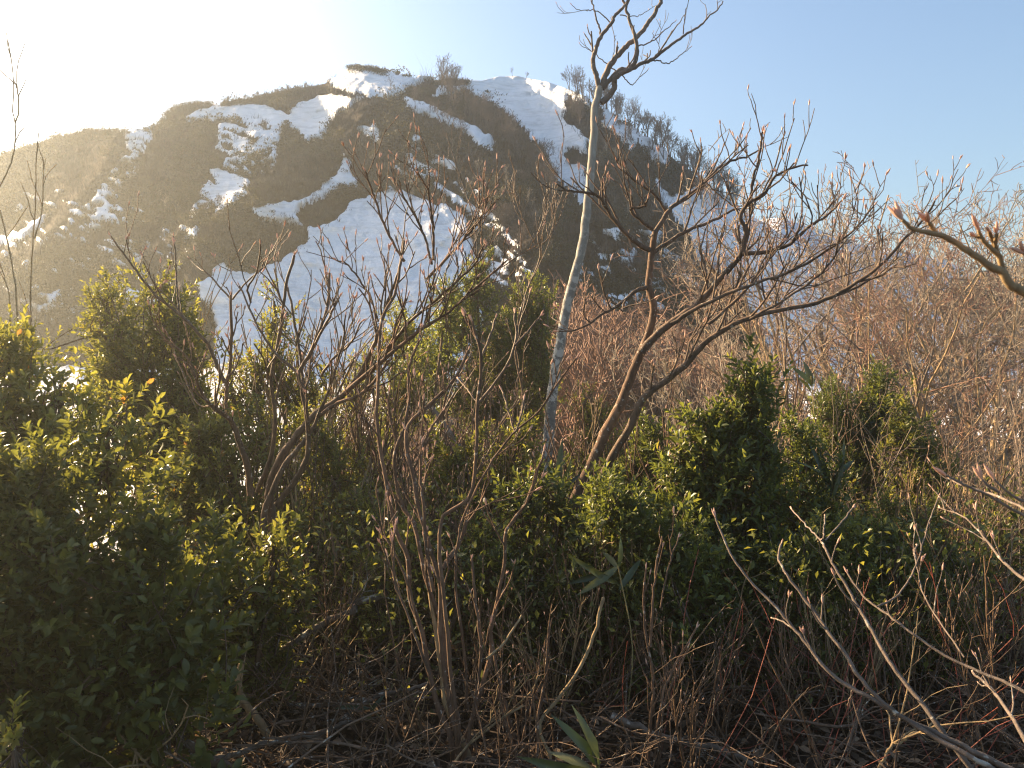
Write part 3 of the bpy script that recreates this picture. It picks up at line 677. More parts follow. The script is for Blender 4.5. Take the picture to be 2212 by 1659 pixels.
# --- the pale lichened tree
w = Woody('lichened_tree', 'tall pale tree with lichen spotted leaning trunk and forked bare crown', 'tree', base_at(1176, 7))
w.branch('trunk', [(1176, 1010), (1183, 960), (1189, 900), (1197, 820), (1212, 730), (1225, 660), (1243, 590), (1260, 520), (1269, 440), (1277, 360), (1283, 290), (1284, 240), (1296, 188)], 7, 7, 28, 15, M['bark_pale'], root=True, n=70, wob=.006, sides=14, bud=False)
L = [([(490, 830), (470, 700), (440, 600), (455, 480), (500, 370), (560, 280), (610, 220), (640, 150), (690, 100), (760, 20), (800, -60)], 9, 4.5, 7),
     ([(510, 340), (500, 260), (470, 180), (450, 90), (425, 0), (415, -60)], 4, 2.2, 3),
     ([(515, 830), (560, 690), (610, 590), (700, 480), (790, 390), (860, 340), (930, 250), (1000, 150), (1050, 60), (1080, 0), (1100, -80)], 11, 6, 8),
     ([(530, 820), (620, 720), (700, 650), (800, 640), (880, 600), (1000, 550), (1100, 470), (1230, 380), (1340, 300), (1450, 230), (1520, 150), (1600, 90), (1650, 10)], 9, 2, 14),
     ([(515, 960), (600, 880), (640, 820), (640, 740), (690, 690), (790, 640), (830, 580), (850, 480), (830, 340), (790, 230), (750, 90), (720, 0), (700, -80)], 11, 4, 10),
     ([(860, 430), (950, 400), (1040, 350), (1090, 290), (1160, 240), (1200, 205)], 3, 1.3, 5),
     ([(980, 570), (1060, 570), (1130, 595), (1200, 555), (1270, 500), (1350, 440)], 3, 1.3, 5),
     ([(710, 700), (750, 750), (800, 795), (860, 740), (950, 650)], 2.6, 1.2, 5),
     ([(650, 660), (570, 600), (500, 540), (440, 490), (380, 450), (315, 410)], 2.6, 1.1, 4),
     ([(600, 210), (540, 150), (450, 90), (380, 95), (300, 90), (240, 45)], 2.6, 1.1, 4),
     ([(1280, 320), (1290, 200), (1300, 120), (1330, 0)], 2.4, 1.2, 4), ([(690, 140), (820, 150), (900, 130), (960, 90)], 2.2, 1.1, 5),
     ([(1000, 560), (1060, 430), (1010, 350), (1000, 300)], 1.8, 1, 4), ([(600, 590), (630, 500), (640, 400), (655, 330)], 1.8, 1, 3)]
for pts, a, b, t in L:
    w.branch('limb', ZT(pts), 7, 7 + random.uniform(-.15, .15), a * (1.3 if a > 8 else 1.1), b * 1.15, M['bark_limb'], twigs=max(1, int(t * .33)), tl=(.12, .34), levels=2, wob=.008, frm=.25, rt=.0026)
w.finish(.5, .022, 60)

# --- dark forked tree to the right
w = Woody('forked_tree', 'dark bare tree with long rising branches and orange bud tips right of the pale trunk', 'tree', base_at(1250, 4.6))
w.branch('trunk', [(1235, 1110), (1255, 1052), (1283, 993), (1310, 930), (1338, 878), (1359, 826), (1380, 771), (1394, 743), (1408, 698), (1411, 653), (1401, 618), (1404, 583), (1410, 530), (1415, 500)], 4.6, 4.6, 31, 12, M['bark_red'], root=True, n=52, wob=.003, sides=10, bud=False)
w.branch('trunk', [(1290, 1060), (1303, 1028), (1324, 983), (1355, 934), (1373, 896), (1390, 861), (1442, 819), (1481, 788), (1526, 740), (1583, 701), (1657, 676), (1767, 653), (1810, 634), (1852, 609), (1898, 577), (1949, 521), (1995, 475), (2019, 434)], 4.7, 4.2, 23, 4, M['bark_dark'], root=True, n=80, twigs=16, tl=(.15, .5), levels=3, frm=.35)
B = [([(1385, 762), (1426, 715), (1497, 666), (1543, 616), (1586, 570), (1604, 540), (1610, 500), (1600, 470), (1615, 440), (1650, 420), (1668, 388), (1710, 364), (1745, 357)], 15, 3, 14, 4.5, 4.3),
     ([(1604, 549), (1688, 537), (1750, 488), (1784, 467), (1821, 430)], 8, 3, 8, 4.4, 4.1),
     ([(1450, 700), (1500, 668), (1560, 640), (1620, 615), (1700, 590), (1780, 545), (1840, 500), (1886, 447)], 8, 3, 12, 4.3, 4.0),
     (Z3([(215, 1330), (300, 1270), (420, 1200), (550, 1150), (660, 1090)]), 8, 4, 5, 4.6, 4.7),
     (Z3([(225, 1240), (290, 1130), (330, 1080), (430, 1010), (500, 950), (560, 890), (640, 840), (720, 820), (765, 795)]), 9, 3, 10, 4.6, 4.9),
     (Z3([(700, 1100), (735, 1030), (745, 960), (770, 860), (790, 760), (800, 690)]), 4.5, 4, 3, 4.5, 4.4),
     (Z3([(228, 1200), (150, 1140), (110, 1090), (180, 1080), (200, 1040)]), 7, 3, 6, 4.6, 4.4),
     (Z3([(300, 1110), (240, 1020), (150, 960), (60, 880), (35, 835)]), 5, 2.5, 6, 4.7, 4.4),
     (Z2([(2150, 1240), (2070, 1200), (1990, 1130), (1930, 1060), (1870, 970), (1820, 900), (1720, 880), (1640, 870), (1570, 830)]), 9, 3, 8, 4.6, 4.3),
     (Z5([(1980, 205), (1900, 230), (1830, 290), (1760, 340), (1680, 380), (1600, 440), (1500, 480), (1420, 480)]), 8, 2.2, 6, 4.6, 4.3),
     (Z3([(500, 950), (560, 1010), (640, 1070), (700, 1110)]), 3, 2, 2, 4.8, 4.7), ([(1530, 700), (1600, 640), (1660, 560), (1700, 500), (1690, 460)], 6, 3, 7, 4.3, 4.2),
     ([(1620, 690), (1690, 650), (1760, 600), (1800, 560), (1815, 510)], 5, 3, 6, 4.2, 4.0)]
for pts, a, b, t, y0, y1 in B:
    w.branch('branch', pts, y0, y1, a * 1.3, b * 1.2, M['bark_dark'], twigs=t, tl=(.12, .42), levels=2, wob=.005, frm=.2, rt=.0026)
w.finish(.85, .034, 100)

# --- left centre shrub with the leaning trunk
w = Woody('leaning_shrub', 'many branched bare shrub with a leaning grey trunk and pointed buds left of centre', 'shrub', base_at(590, 4.2))
w.branch('trunk', [(590, 1150), (583, 1062), (597, 1010), (625, 962), (656, 924), (687, 889), (722, 868), (753, 840), (793, 788)], 4.2, 4.1, 27, 10, M['bark_dark'], root=True, n=40, sides=10, bud=False)
w.branch('trunk', Z4([(1640, 1640), (1700, 1460), (1780, 1300), (1880, 1180), (1960, 1060)]), 4.1, 4.1, 18, 9, M['bark_dark'], root=True, n=24, sides=9, bud=False)
B = [([(785, 795), (810, 740), (828, 681), (850, 620), (866, 569), (873, 520)] , 9, 4, 8),
     ([(745, 848), (783, 816), (828, 778), (870, 743), (908, 712), (956, 684), (1008, 639), (1060, 594), (1095, 563)], 10, 3, 16),
     (Z2([(620, 1310), (540, 1180), (480, 1050), (440, 930), (410, 850), (378, 752)]), 5, 3.5, 9), (Z2([(790, 1330), (760, 1200), (700, 1050), (640, 950), (605, 890)]), 5, 3, 8),
     (Z2([(800, 1300), (800, 1150), (790, 1020), (760, 850), (702, 762)]), 5, 3, 8), (Z2([(760, 1420), (830, 1350), (1000, 1160), (1100, 1040), (1140, 900)]), 6, 3, 12),
     (Z5([(330, 640), (480, 440), (640, 300), (800, 160), (900, 60), (960, -60)]), 7, 3, 12), (Z5([(300, 420), (240, 250), (150, 120), (100, 60), (40, 40)]), 4, 2.5, 7),
     (Z4([(1560, 1500), (1540, 1330), (1480, 1150), (1440, 1040), (1330, 960), (1250, 860), (1180, 700), (1100, 640)]), 14, 3, 5),
     (Z4([(1410, 960), (1410, 820), (1430, 700), (1440, 520), (1435, 260)]), 7, 5, 5), (Z4([(1435, 280), (1300, 130), (1240, 90), (1180, 30)]), 3.5, 2, 1), (Z4([(1445, 285), (1530, 180), (1620, 100), (1660, 60)]), 3.5, 2.4, 2),
     (Z4([(1400, 800), (1330, 650), (1290, 560), (1120, 380), (970, 260), (850, 110), (770, 0), (690, -110)]), 8, 2.6, 5), (Z4([(1115, 380), (1100, 200), (1095, 60), (1080, -110)]), 3.5, 2.4, 1),
     (Z4([(1250, 860), (1160, 640), (1040, 540), (950, 400), (925, 320)]), 4.5, 2.6, 4), (Z4([(1300, 950), (1240, 940), (1180, 840), (1130, 720), (1090, 640)]), 4, 2.4, 3),
     (Z4([(1720, 1560), (1830, 1420), (1900, 1290), (1920, 1150), (1900, 950), (1850, 740)]), 12, 7, 2), (Z4([(1850, 740), (1700, 600), (1600, 440), (1490, 200)]), 6, 3, 5),
     (Z4([(1850, 745), (1930, 620), (2000, 450), (2040, 300), (2050, 120)]), 7, 5, 4), (Z4([(1860, 730), (1960, 560), (2070, 350), (2110, 270)]), 6, 4, 4),
     (Z4([(1600, 1480), (1680, 1280), (1710, 1000), (1690, 760), (1740, 500), (1780, 200), (1830, 10)]), 9, 5, 4), (Z4([(1560, 300), (1540, 220), (1600, 100), (1620, -60)]), 4, 3, 2),
     (Z4([(1920, 1100), (1890, 800), (1830, 400), (1790, 210)]), 7, 4, 5), (Z4([(1960, 1060), (2060, 800), (2130, 560), (2150, 380)]), 6, 3, 6), (Z4([(2000, 760), (2080, 640), (2180, 560), (2250, 420)]), 5, 3, 5),
     (Z4([(1980, 1010), (2100, 930), (2230, 880), (2320, 800), (2420, 660)]), 8, 4, 5)]
for pts, a, b, t in B:
    y0 = random.uniform(3.9, 4.3)
    w.branch('branch', pts, y0, y0 + random.uniform(-.35, .25), a * 1.2, b * 1.2, random.choice([M['bark_dark'], M['bark_red'], M['twig']]), twigs=t, tl=(.10, .34), levels=2, wob=.004, frm=.25, rt=.0023)
w.finish(.9, .030, 100)

# --- central many-stemmed shrub
w = Woody('budding_shrub', 'tall many stemmed bare shrub with orange bud tips in the centre', 'shrub', base_at(965, 3.1))
S = [(Z8([(870, 1640), (800, 1450), (720, 1250), (700, 1120), (670, 900), (640, 700), (620, 540)]), 11, 6, 0, 'bark_tan', 0),
     (Z8([(760, 1500), (680, 1300), (620, 1080), (560, 780), (500, 600), (480, 350), (400, 150), (360, -60)]) + Z5([(310, 1200), (292, 1000), (300, 750), (310, 500), (330, 380)]) + [(850, 640), (868, 560)], 10, 4, 6, 'bark_red', 1),
     (Z8([(790, 1500), (720, 1150), (700, 800), (600, 500), (560, 300), (520, 150), (440, 0)]) + Z5([(400, 1250), (470, 1060), (490, 900), (490, 700), (545, 560)]), 9, 4, 5, 'bark_red', 1),
     (Z8([(800, 1560), (740, 1250), (690, 900), (680, 500), (610, 250), (540, 0)]) + Z5([(520, 1400), (480, 1240), (480, 1080), (600, 950), (760, 800), (860, 600)]), 9, 4.5, 4, 'bark_red', 1),
     (Z8([(840, 1500), (930, 1200), (1000, 950), (1000, 800), (1040, 600), (1080, 400), (1100, 180), (1200, 40)]) + Z5([(1260, 1440), (1330, 1230)]), 9, 4, 3, 'bark_red', 1),
     (Z8([(840, 1560), (900, 1260), (940, 900), (900, 600), (880, 360)]), 7, 4, 2, 'bark_red', 1),
     (Z8([(800, 1400), (760, 1150), (720, 700), (680, 300)]) + Z5([(700, 1640), (860, 1520), (910, 1200), (920, 900), (940, 640), (885, 420)]), 8, 4.5, 2, 'bark_red', 1),
     (Z5([(920, 930), (1060, 760), (1150, 560), (1150, 370)]), 4.5, 3.6, 1, 'twig', 1), (Z5([(1150, 570), (1230, 480), (1310, 385)]), 3.2, 2.6, 0, 'twig', 1), (Z5([(940, 640), (1000, 500), (1030, 400)]), 3.5, 3, 0, 'twig', 1),
     (Z5([(920, 930), (860, 850), (800, 780)]), 3, 2.2, 0, 'twig', 1),
     (Z8([(860, 1300), (830, 900), (780, 500), (800, 200)]) + Z5([(860, 1560), (990, 1320), (1150, 1110), (1300, 980), (1400, 830), (1530, 650)]), 5, 2.6, 4, 'bark_red', 1),
     (Z5([(1150, 1110), (1190, 1000), (1205, 910)]), 3, 3, 0, 'twig', 1), (Z5([(1150, 1100), (1100, 950), (1070, 850)]), 3, 3, 0, 'twig', 1),
     (Z8([(1370, 1640), (1300, 1400), (1400, 1250), (1550, 1050), (1650, 800), (1700, 600)]), 6, 5, 0, 'bark_tan', 0), (Z8([(1270, 1640), (1290, 1350), (1340, 1100), (1365, 740)]), 6, 4.5, 0, 'bark_red', 0),
     (Z8([(1180, 1640), (1100, 1300), (1030, 1000), (1000, 800)]), 6, 4, 0, 'bark_red', 0), (Z8([(970, 980), (1080, 880), (1190, 710)]), 4, 3, 0, 'bark_tan', 0),
     (Z8([(700, 420), (760, 330), (820, 220), (875, 60)]), 8, 6, 2, 'bark_red', 0), (Z8([(620, 1080), (480, 700), (400, 480), (400, 200)]), 5, 3, 4, 'bark_red', 1),
     (Z8([(560, 780), (460, 450), (380, 280), (310, 190)]), 5, 3, 2, 'bark_red', 1), (Z8([(640, 560), (600, 300), (580, 0)]) + Z5([(560, 1400), (570, 1200), (620, 1100), (700, 980)]), 6, 3.5, 4, 'bark_red', 1),
     (Z8([(870, 1640), (800, 1540), (700, 1560), (560, 1520), (440, 1650)]), 4, 2, 5, 'bark_tan', 0), (Z8([(760, 1640), (850, 1530), (960, 1440), (1100, 1330), (1200, 1270)]), 4, 3, 4, 'bark_tan', 0)]
for i, (pts, a, b, t, mt, bd) in enumerate(S):
    y0 = 3.0 + random.uniform(-.15, .25)
    w.branch('stem', pts, y0, y0 + (.5 if len(pts) > 10 else .15), a * 1.45, b * 1.45, M[mt], root=(pts[0][1] > 1560), twigs=t, tl=(.1, .3), levels=2, wob=.0035, frm=.35, bud=bool(bd), rt=.0026)
w.finish(.95, .030, 100)

# --- second clump right of centre at the bottom
w = Woody('cut_stem_shrub', 'low clump of pale brown upright stems at the bottom right of centre', 'shrub', base_at(1400, 3.0))
for pts, a, b in [(Z8([(1980, 1640), (2000, 1300), (2010, 1100), (1970, 880), (1950, 600), (1965, 420)]), 9, 4), (Z8([(1990, 900), (2010, 600), (2030, 380), (2065, 220)]), 6, 4), (Z8([(2040, 1640), (2080, 1240), (2150, 1080), (2230, 900)]), 7, 4),
                  (Z8([(1960, 1640), (1990, 1400), (2060, 1150), (2100, 1040)]), 6, 3), (Z9([(0, 1250), (40, 1100), (110, 960), (220, 770)]), 6, 4.5), (Z9([(0, 650), (50, 400), (110, 220)]), 4, 3)]:
    w.branch('stem', pts, 3.0, 3.1, a, b, M['bark_red'], root=pts[0][1] > 1500, twigs=2, tl=(.08, .22), levels=1)
w.finish(.5, .024, 40)

# --- near branches at the lower right
w = Woody('near_shrub', 'close grey brown shrub reaching in from the lower right corner', 'shrub', (1.7, 1.7, float(gz(1.7, 1.7))))
C9 = [([(2350, 1760), (2150, 1640), (1900, 1520), (1700, 1420), (1450, 1300), (1250, 1180), (1100, 1100), (960, 960), (880, 850), (800, 760), (700, 640), (600, 540), (480, 400), (400, 260), (335, 95)], 20, 5, 2),
      ([(2200, 1740), (1900, 1560), (1700, 1450), (1500, 1330), (1330, 1200), (1200, 1060), (1130, 930), (1030, 810), (960, 700), (860, 570), (760, 430), (720, 350), (735, 260)], 18, 6, 2),
      ([(1900, 1640), (1700, 1380), (1600, 1240), (1500, 1120), (1400, 980), (1330, 860), (1260, 740), (1200, 640), (1130, 510), (1060, 400), (1000, 280), (980, 240)], 17, 6, 2),
      ([(980, 240), (900, 160), (800, 50)], 5, 3.5, 0), ([(990, 230), (995, 160), (1000, 90)], 4, 4, 0), ([(1000, 240), (1100, 130), (1170, 40)], 5, 4, 0),
      ([(2300, 1200), (2100, 1100), (1900, 1020), (1700, 920), (1500, 780), (1400, 700), (1300, 630), (1220, 560), (1140, 440)], 11, 5, 2),
      ([(1320, 640), (1420, 590), (1500, 500), (1560, 380), (1600, 250), (1640, 110), (1690, -20)], 6, 3.5, 1), ([(860, 820), (760, 740), (680, 710)], 5, 4, 0), ([(1560, 380), (1550, 300), (1562, 270)], 3.5, 4, 0),
      ([(1180, 1080), (1170, 1150), (1140, 1235)], 5, 4, 0), ([(2250, 1500), (2130, 1300), (2020, 1150), (1900, 1040)], 14, 7, 3),
      ([(2250, 60), (2100, -10), (1960, -60), (1830, -100), (1760, -140)], 9, 5, 1), ([(2250, 500), (2100, 380), (1980, 230), (1850, 100), (1700, 40)], 11, 3, 5), ([(1850, 950), (1700, 730), (1600, 560), (1560, 400), (1540, 300)], 5, 3, 3)]
for i, (pts, a, b, t) in enumerate(C9):
    y0 = 1.75 if i < 2 else 1.85
    w.branch('branch', Z9(pts), y0 - (.15 if pts[0][0] > 1800 else 0), y0 + .25, a * .74, b * .78, M['bark_limb'], twigs=t, tl=(.04, .14), levels=1, wob=.002, rt=.0016, frm=.3)
w.finish(.95, .020, 60)
# --- very near branch at the right edge
w = Woody('near_branch', 'out of focus fuzzy budded branch entering from the right edge', 'branch', (.75, .85, .2))
for pts, a, b in [([(2300, 1800), (2100, 1560), (1735, 1300), (1600, 1230), (1520, 1110), (1440, 1080), (1300, 980), (1150, 880), (1000, 790), (900, 760), (750, 730), (670, 700), (600, 630)], 26, 8), ([(920, 760), (870, 690), (845, 650)], 10, 8),
                  ([(1540, 1130), (1500, 970), (1400, 870), (1330, 780), (1310, 720)], 14, 7), ([(1500, 980), (1470, 860), (1480, 760)], 10, 8), ([(1460, 870), (1430, 790), (1410, 740)], 9, 8), ([(1330, 800), (1270, 780)], 7, 6), ([(2300, 1500), (1900, 1050), (1735, 940)], 12, 10)]:
    w.branch('stem', ZR(pts), .95, .93, a, b, M['bark_tan'], wob=.0006, sides=9)
w.tips.append((tuple(P(*ZR([(600, 630)])[0], .93)), (-.4, 0, 1), .003))
w.finish(1, .021, 30)
w = Woody('near_branch', 'fuzzy budded twigs entering low at the right edge above the near shrub', 'branch', (.95, 1.05, .2))
for pts in (Z6([(2330, 1650), (2150, 1560), (2000, 1470), (1860, 1410), (1780, 1370), (1735, 1345)]), Z6([(2300, 1540), (2160, 1480), (2080, 1420), (2030, 1370)]), Z6([(2060, 1450), (1980, 1400), (1955, 1370)])):
    w.branch('stem', pts, 1.15, 1.15, 7, 5, M['bark_limb'], wob=.0006, sides=7)
w.finish(1, .024, 20)

# --- whips on the left
def whip(label, lines, Y):
    w = Woody('bare_sapling', label, 'sapling', base_at(lines[0][0][0][0], Y), 'thin bare saplings at the left edge')
    for l, a, b in lines: w.branch('stem', l, Y, Y, a, b, M['bark_tan'], root=(l is lines[0][0]), twigs=3, tl=(.08, .3), levels=1, wob=.002, bud=False, rt=.003, lift=.8)
whip('tallest thin bare sapling at the left edge with forked tip', [(Z1([(100, 1500), (85, 1400), (50, 1200), (0, 1000), (-30, 900), (0, 840), (60, 720), (90, 600), (95, 460), (80, 380), (85, 200), (70, 50), (50, -60)]), 4, 2), (Z1([(95, 450), (115, 390), (108, 250), (90, 190), (85, 180)]), 3.5, 2)], 4)
whip('straight thin bare sapling second from the left edge', [(Z1([(190, 1560), (195, 1400), (205, 1200), (220, 950), (225, 700), (240, 510)]), 4.5, 1.8), (Z1([(215, 1170), (260, 1000), (270, 760), (285, 670)]), 3, 1.6)], 4.4)
whip('short curved bare sapling low at the left edge', [(Z1([(60, 1560), (40, 1450), (0, 1330), (-30, 1250)]), 3, 2)], 4.2)
# slender bare trees behind the centre shrub
w = Woody('slender_tree', 'slender bare tree with pale upswept twigs between the centre shrub and the pale trunk', 'tree', base_at(1190, 8))
for pts, a, b, t in [(Z5([(1150, 1200), (1200, 900), (1150, 600), (1200, 300), (1310, 0)]) + Z2([(1450, 1150), (1500, 1000), (1480, 850), (1430, 760)]), 7, 2, 12), (Z2([(1430, 1200), (1340, 1000), (1300, 880)]), 3, 1.5, 6), (Z2([(1440, 1230), (1520, 1160), (1600, 1010)]), 3, 1.5, 7)]:
    w.branch('branch', pts, 8, 8, a, b, M['twig'], root=(a == 7), twigs=t, tl=(.2, .55), levels=3, bud=False, rt=.0035)
w = Woody('slender_tree', 'slender mossy bare tree rising above the avalanche snow', 'tree', base_at(1020, 9))
for pts, a, b, t in [([(1040, 900), (1030, 640)] + Z2([(1060, 1200), (1040, 1000), (1000, 880), (960, 760), (920, 640), (880, 510)]), 6, 1.8, 12)]:
    w.branch('branch', pts, 9, 9, a, b, M['bark_limb'], root=True, twigs=t, tl=(.25, .6), levels=2, bud=False, rt=.0035)

# ------------------------------------------------------------------ more bare budding shrubs in the tangle
def tangle_meshes():
    res = []
    cfg = dict(n=[11, 7, 4], kids=[4, 2, 0], jit=[.055, .09, .12], up=[.035, .07, .08], taper=[.45, .55, .7], sides=[6, 5, 4], ratio=[.42, .5], rr=[.75, .8], ang=(18, 42), lift=.25, rmin=.0032)
    cfg['from'] = [.4, .3]
    for k in range(6):
        random.seed(700 + k); T = Tubes(); tips = []
        for j in range(5 + k % 4):
            d = Vector((random.gauss(0, .30), random.gauss(0, .25), 1)).normalized()
            grow(T, (random.gauss(0, .05), random.gauss(0, .05), -.05), tuple(d), random.uniform(1.0, 1.75), random.uniform(.008, .015), 0, cfg, tips)
        r = np.random.default_rng(k); V = []
        for p, d, rr in tips:
            if r.random() > .8: continue
            for j in range(1 + (r.random() < .4)):
                dd = norm(np.array(d) + r.normal(0, .2, 3) + [0, 0, .15]); L = r.uniform(.018, .036)
                R = np.array(Vector([float(v) for v in dd]).to_track_quat('Z', 'Y').to_matrix()); V.append((BV * L) @ R.T + np.array(p))
        Q = np.concatenate([BQ + i * len(BV) for i in range(len(V))])
        res.append((T.mesh('stem', M[('bark_red', 'twig', 'bark_tan', 'bark_red', 'bark_dark', 'twig')[k]]), mesh_np('bud', np.concatenate(V), Q.ravel(), np.arange(len(Q)) * 4, np.full(len(Q), 4), M['bud'])))
    return res
TG = tangle_meshes()
random.seed(41)
TP = [(470, 5.6, 690), (540, 5.9, 640), (610, 6.2, 600), (680, 6.0, 640), (735, 6.4, 620), (790, 5.6, 690), (850, 5.9, 650), (700, 5.2, 760), (560, 5.1, 770), (420, 5.8, 760), (640, 4.8, 860), (900, 5.0, 800), (980, 5.6, 760), (1060, 6.2, 780),
      (750, 4.4, 960), (860, 4.2, 980), (960, 4.4, 930), (1080, 4.7, 900), (1160, 5.1, 860), (1300, 5.3, 820), (1380, 5.2, 860), (1480, 4.9, 830), (1230, 4.2, 1010), (1080, 3.9, 1080), (700, 3.8, 1110), (1010, 3.5, 1190),
      (1200, 3.5, 1210), (1330, 3.6, 1130), (1450, 3.7, 1170), (1560, 4.8, 800), (1700, 5.4, 820), (1760, 5.0, 930), (1860, 4.6, 1000), (1960, 4.4, 980), (2060, 4.6, 930), (2150, 5.0, 880), (2120, 3.6, 1180), (1980, 3.4, 1230),
      (1840, 3.4, 1260), (1700, 3.4, 1240), (1560, 3.3, 1290), (1500, 2.9, 1330), (1130, 3.0, 1300), (2180, 3.2, 1150), (1640, 6.6, 720), (1760, 7.2, 700), (1120, 7.2, 740), (960, 7.0, 720)]
for i, (px, Y, ty) in enumerate(TP):
    k = i % 6; x = (px - 1106) / F * Y; base = float(gz(x, Y)); sc = max(.35, (EYE + (780 - ty) / F * Y - base) / 1.85)
    wh = 'low on the dark ground' if ty > 1150 else ('in front of the avalanche snow' if px < 900 and ty < 800 else ('among the right hand evergreens' if px > 1500 else 'in the middle of the tangle'))
    t = thing('bare_shrub', 'many stemmed bare shrub with small orange buds ' + wh, 'shrub', (x, Y, base), 'budding bare shrubs in the tangle')
    t.scale = (sc, sc, sc); t.rotation_euler = (0, 0, random.uniform(0, 6.28))
    for nm, me in (('stem', TG[k][0]), ('bud', TG[k][1])):
        o = bpy.data.objects.new(nm, me); COL.objects.link(o); o.parent = t
        if nm == 'bud': o['kind'] = 'stuff'

# ------------------------------------------------------------------ evergreen shrubs
def evergreen(label, blobs, Y, leaf0, dens=1.0, mat='leaf', tpl=LEAF_A, aspect=.5, tone=(0, 1), seed=0, name='evergreen_shrub', fluff=.22, group=None, stems=26, upf=.9):
    r = np.random.default_rng(900 + seed); dens = dens * 1.1
    cx = float(np.mean([b[0] for b in blobs])); t = thing(name, label, 'shrub', base_at(cx, Y), group)
    POS = []; AX = []; NR = []; LL = []; TN = []; T = Tubes(); base = np.array(t.location)
    for bl in blobs:
        px, py, rx, ry = bl[:4]; leaf = leaf0 * r.uniform(.85, 1.3); y = bl[4] if len(bl) > 4 else Y
        c = P(px, py, y); a = rx * 1.12 / F * y; b = ry * 1.1 / F * y; dp = min(a, b) * .9 + .05
        area = 4 * math.pi * ((a * b) ** 1.6 / 3 + (a * dp) ** 1.6 / 3 + (b * dp) ** 1.6 / 3) ** (1 / 1.6)
        ns = int(dens * area / (leaf * leaf * aspect * .62) * 1.9 / 11) + 6
        K = max(7, int(16 * (a * b / .1) ** .55)); u0 = norm(r.normal(0, 1, (K, 3)) + [0, 0, .15]); rad = r.uniform(.12, 1, (K, 1)) ** .6
        lump = 1 + .8 * fbm(u0[:, :1] * 2 + px, u0[:, 2:] * 2 + py, seed, 2)
        e0 = c + u0 * rad * lump * [a, dp, b]; sd0 = norm(u0 * [.45, .45, .1] + [0, 0, upf] + r.normal(0, .22, (K, 3)))
        sl0 = r.uniform(.3, .75, K) * (.6 + .5 * min(1, b / .35)); q = r.integers(0, K, ns); f = r.uniform(0, 1, ns) ** .8
        rd = r.normal(0, 1, (ns, 3)); rd -= (rd * sd0[q]).sum(1, keepdims=True) * sd0[q]; rd = norm(rd)
        start = e0[q] - sd0[q] * (sl0[q] * f)[:, None] + rd * (.01 + .06 * f[:, None] * r.random((ns, 1)))
        d = norm(sd0[q] * .8 + rd * (.15 + .8 * f[:, None]) + r.normal(0, .2, (ns, 3))); SL = r.uniform(.4, 1.15, ns) * fluff * .8 * (leaf / .04) ** .5 * (.55 + .45 * f)
        u = d
        for z in range(K):
            T.add([tuple(v) for v in spline([c - [0, 0, b * .8] + (e0[z] - c) * [.25, .25, 0], e0[z] - sd0[z] * sl0[z] * .8 + r.normal(0, .02, 3), e0[z]], 7)], list(np.linspace(.006, .0018, 7) * (Y / 4) ** .5), 4)
        nl = 11
        k = np.arange(nl); th = k[None, :] * 2.4 + r.uniform(0, 6.28, (ns, 1))
        s1 = norm(np.cross(d, [.3, .9, .1])); s2 = np.cross(d, s1)
        radial = np.cos(th)[..., None] * s1[:, None] + np.sin(th)[..., None] * s2[:, None]
        tt = (k / (nl - 1))[None, :, None]
        pos = start[:, None] + d[:, None] * SL[:, None, None] * tt
        ax = norm(radial * (1.0 - .45 * tt) + d[:, None] * (.45 + .5 * tt) + r.normal(0, .15, (ns, nl, 3)))
        nr = norm(d[:, None] * .9 - radial * .3 + r.normal(0, .25, (ns, nl, 3)) + np.array([0, 0, .35]))
        L = leaf * r.uniform(.65, 1.2, (ns, nl)) * (1 - .25 * tt[..., 0])
        tn = np.clip(r.beta(2.2, 2.6, (ns, nl)) * .75 + .22 * r.random((ns, 1)) + (tt[..., 0] * .12), 0, .96); tn[r.random((ns, nl)) < .012] = 1.0
        tn = tone[0] + tn * (tone[1] - tone[0])
        POS.append(pos.reshape(-1, 3)); AX.append(ax.reshape(-1, 3)); NR.append(nr.reshape(-1, 3)); LL.append(L.ravel()); TN.append(tn.ravel())
        # wood
        mid = (base + c) / 2 + r.normal(0, .06, 3); low = c - [0, 0, b * .7]
        T.add([tuple(q) for q in spline([base - [0, 0, .1], mid, low, c], 8)], list(np.linspace(.016, .007, 8) * (Y / 4) ** .5), 5)
        for q in r.choice(ns, min(stems // 2, ns), replace=False):
            f = r.uniform(.1, .9); o = low + (c - low) * f
            T.add([tuple(v) for v in spline([o, (o + start[q]) / 2 + r.normal(0, .02, 3) - [0, 0, .02], start[q], start[q] + d[q] * SL[q]], 6)], list(np.linspace(.005, .0018, 6) * (Y / 4) ** .5), 3)
    L = np.concatenate(LL); me = leaves_mesh('foliage', np.concatenate(POS), np.concatenate(AX), np.concatenate(NR), L, L * aspect, np.concatenate(TN), M[mat], tpl)
    add_obj('foliage', me, t); add_obj('stem', T.mesh('stem', M['bark_dark']), t)
    return len(L)
nl = 0
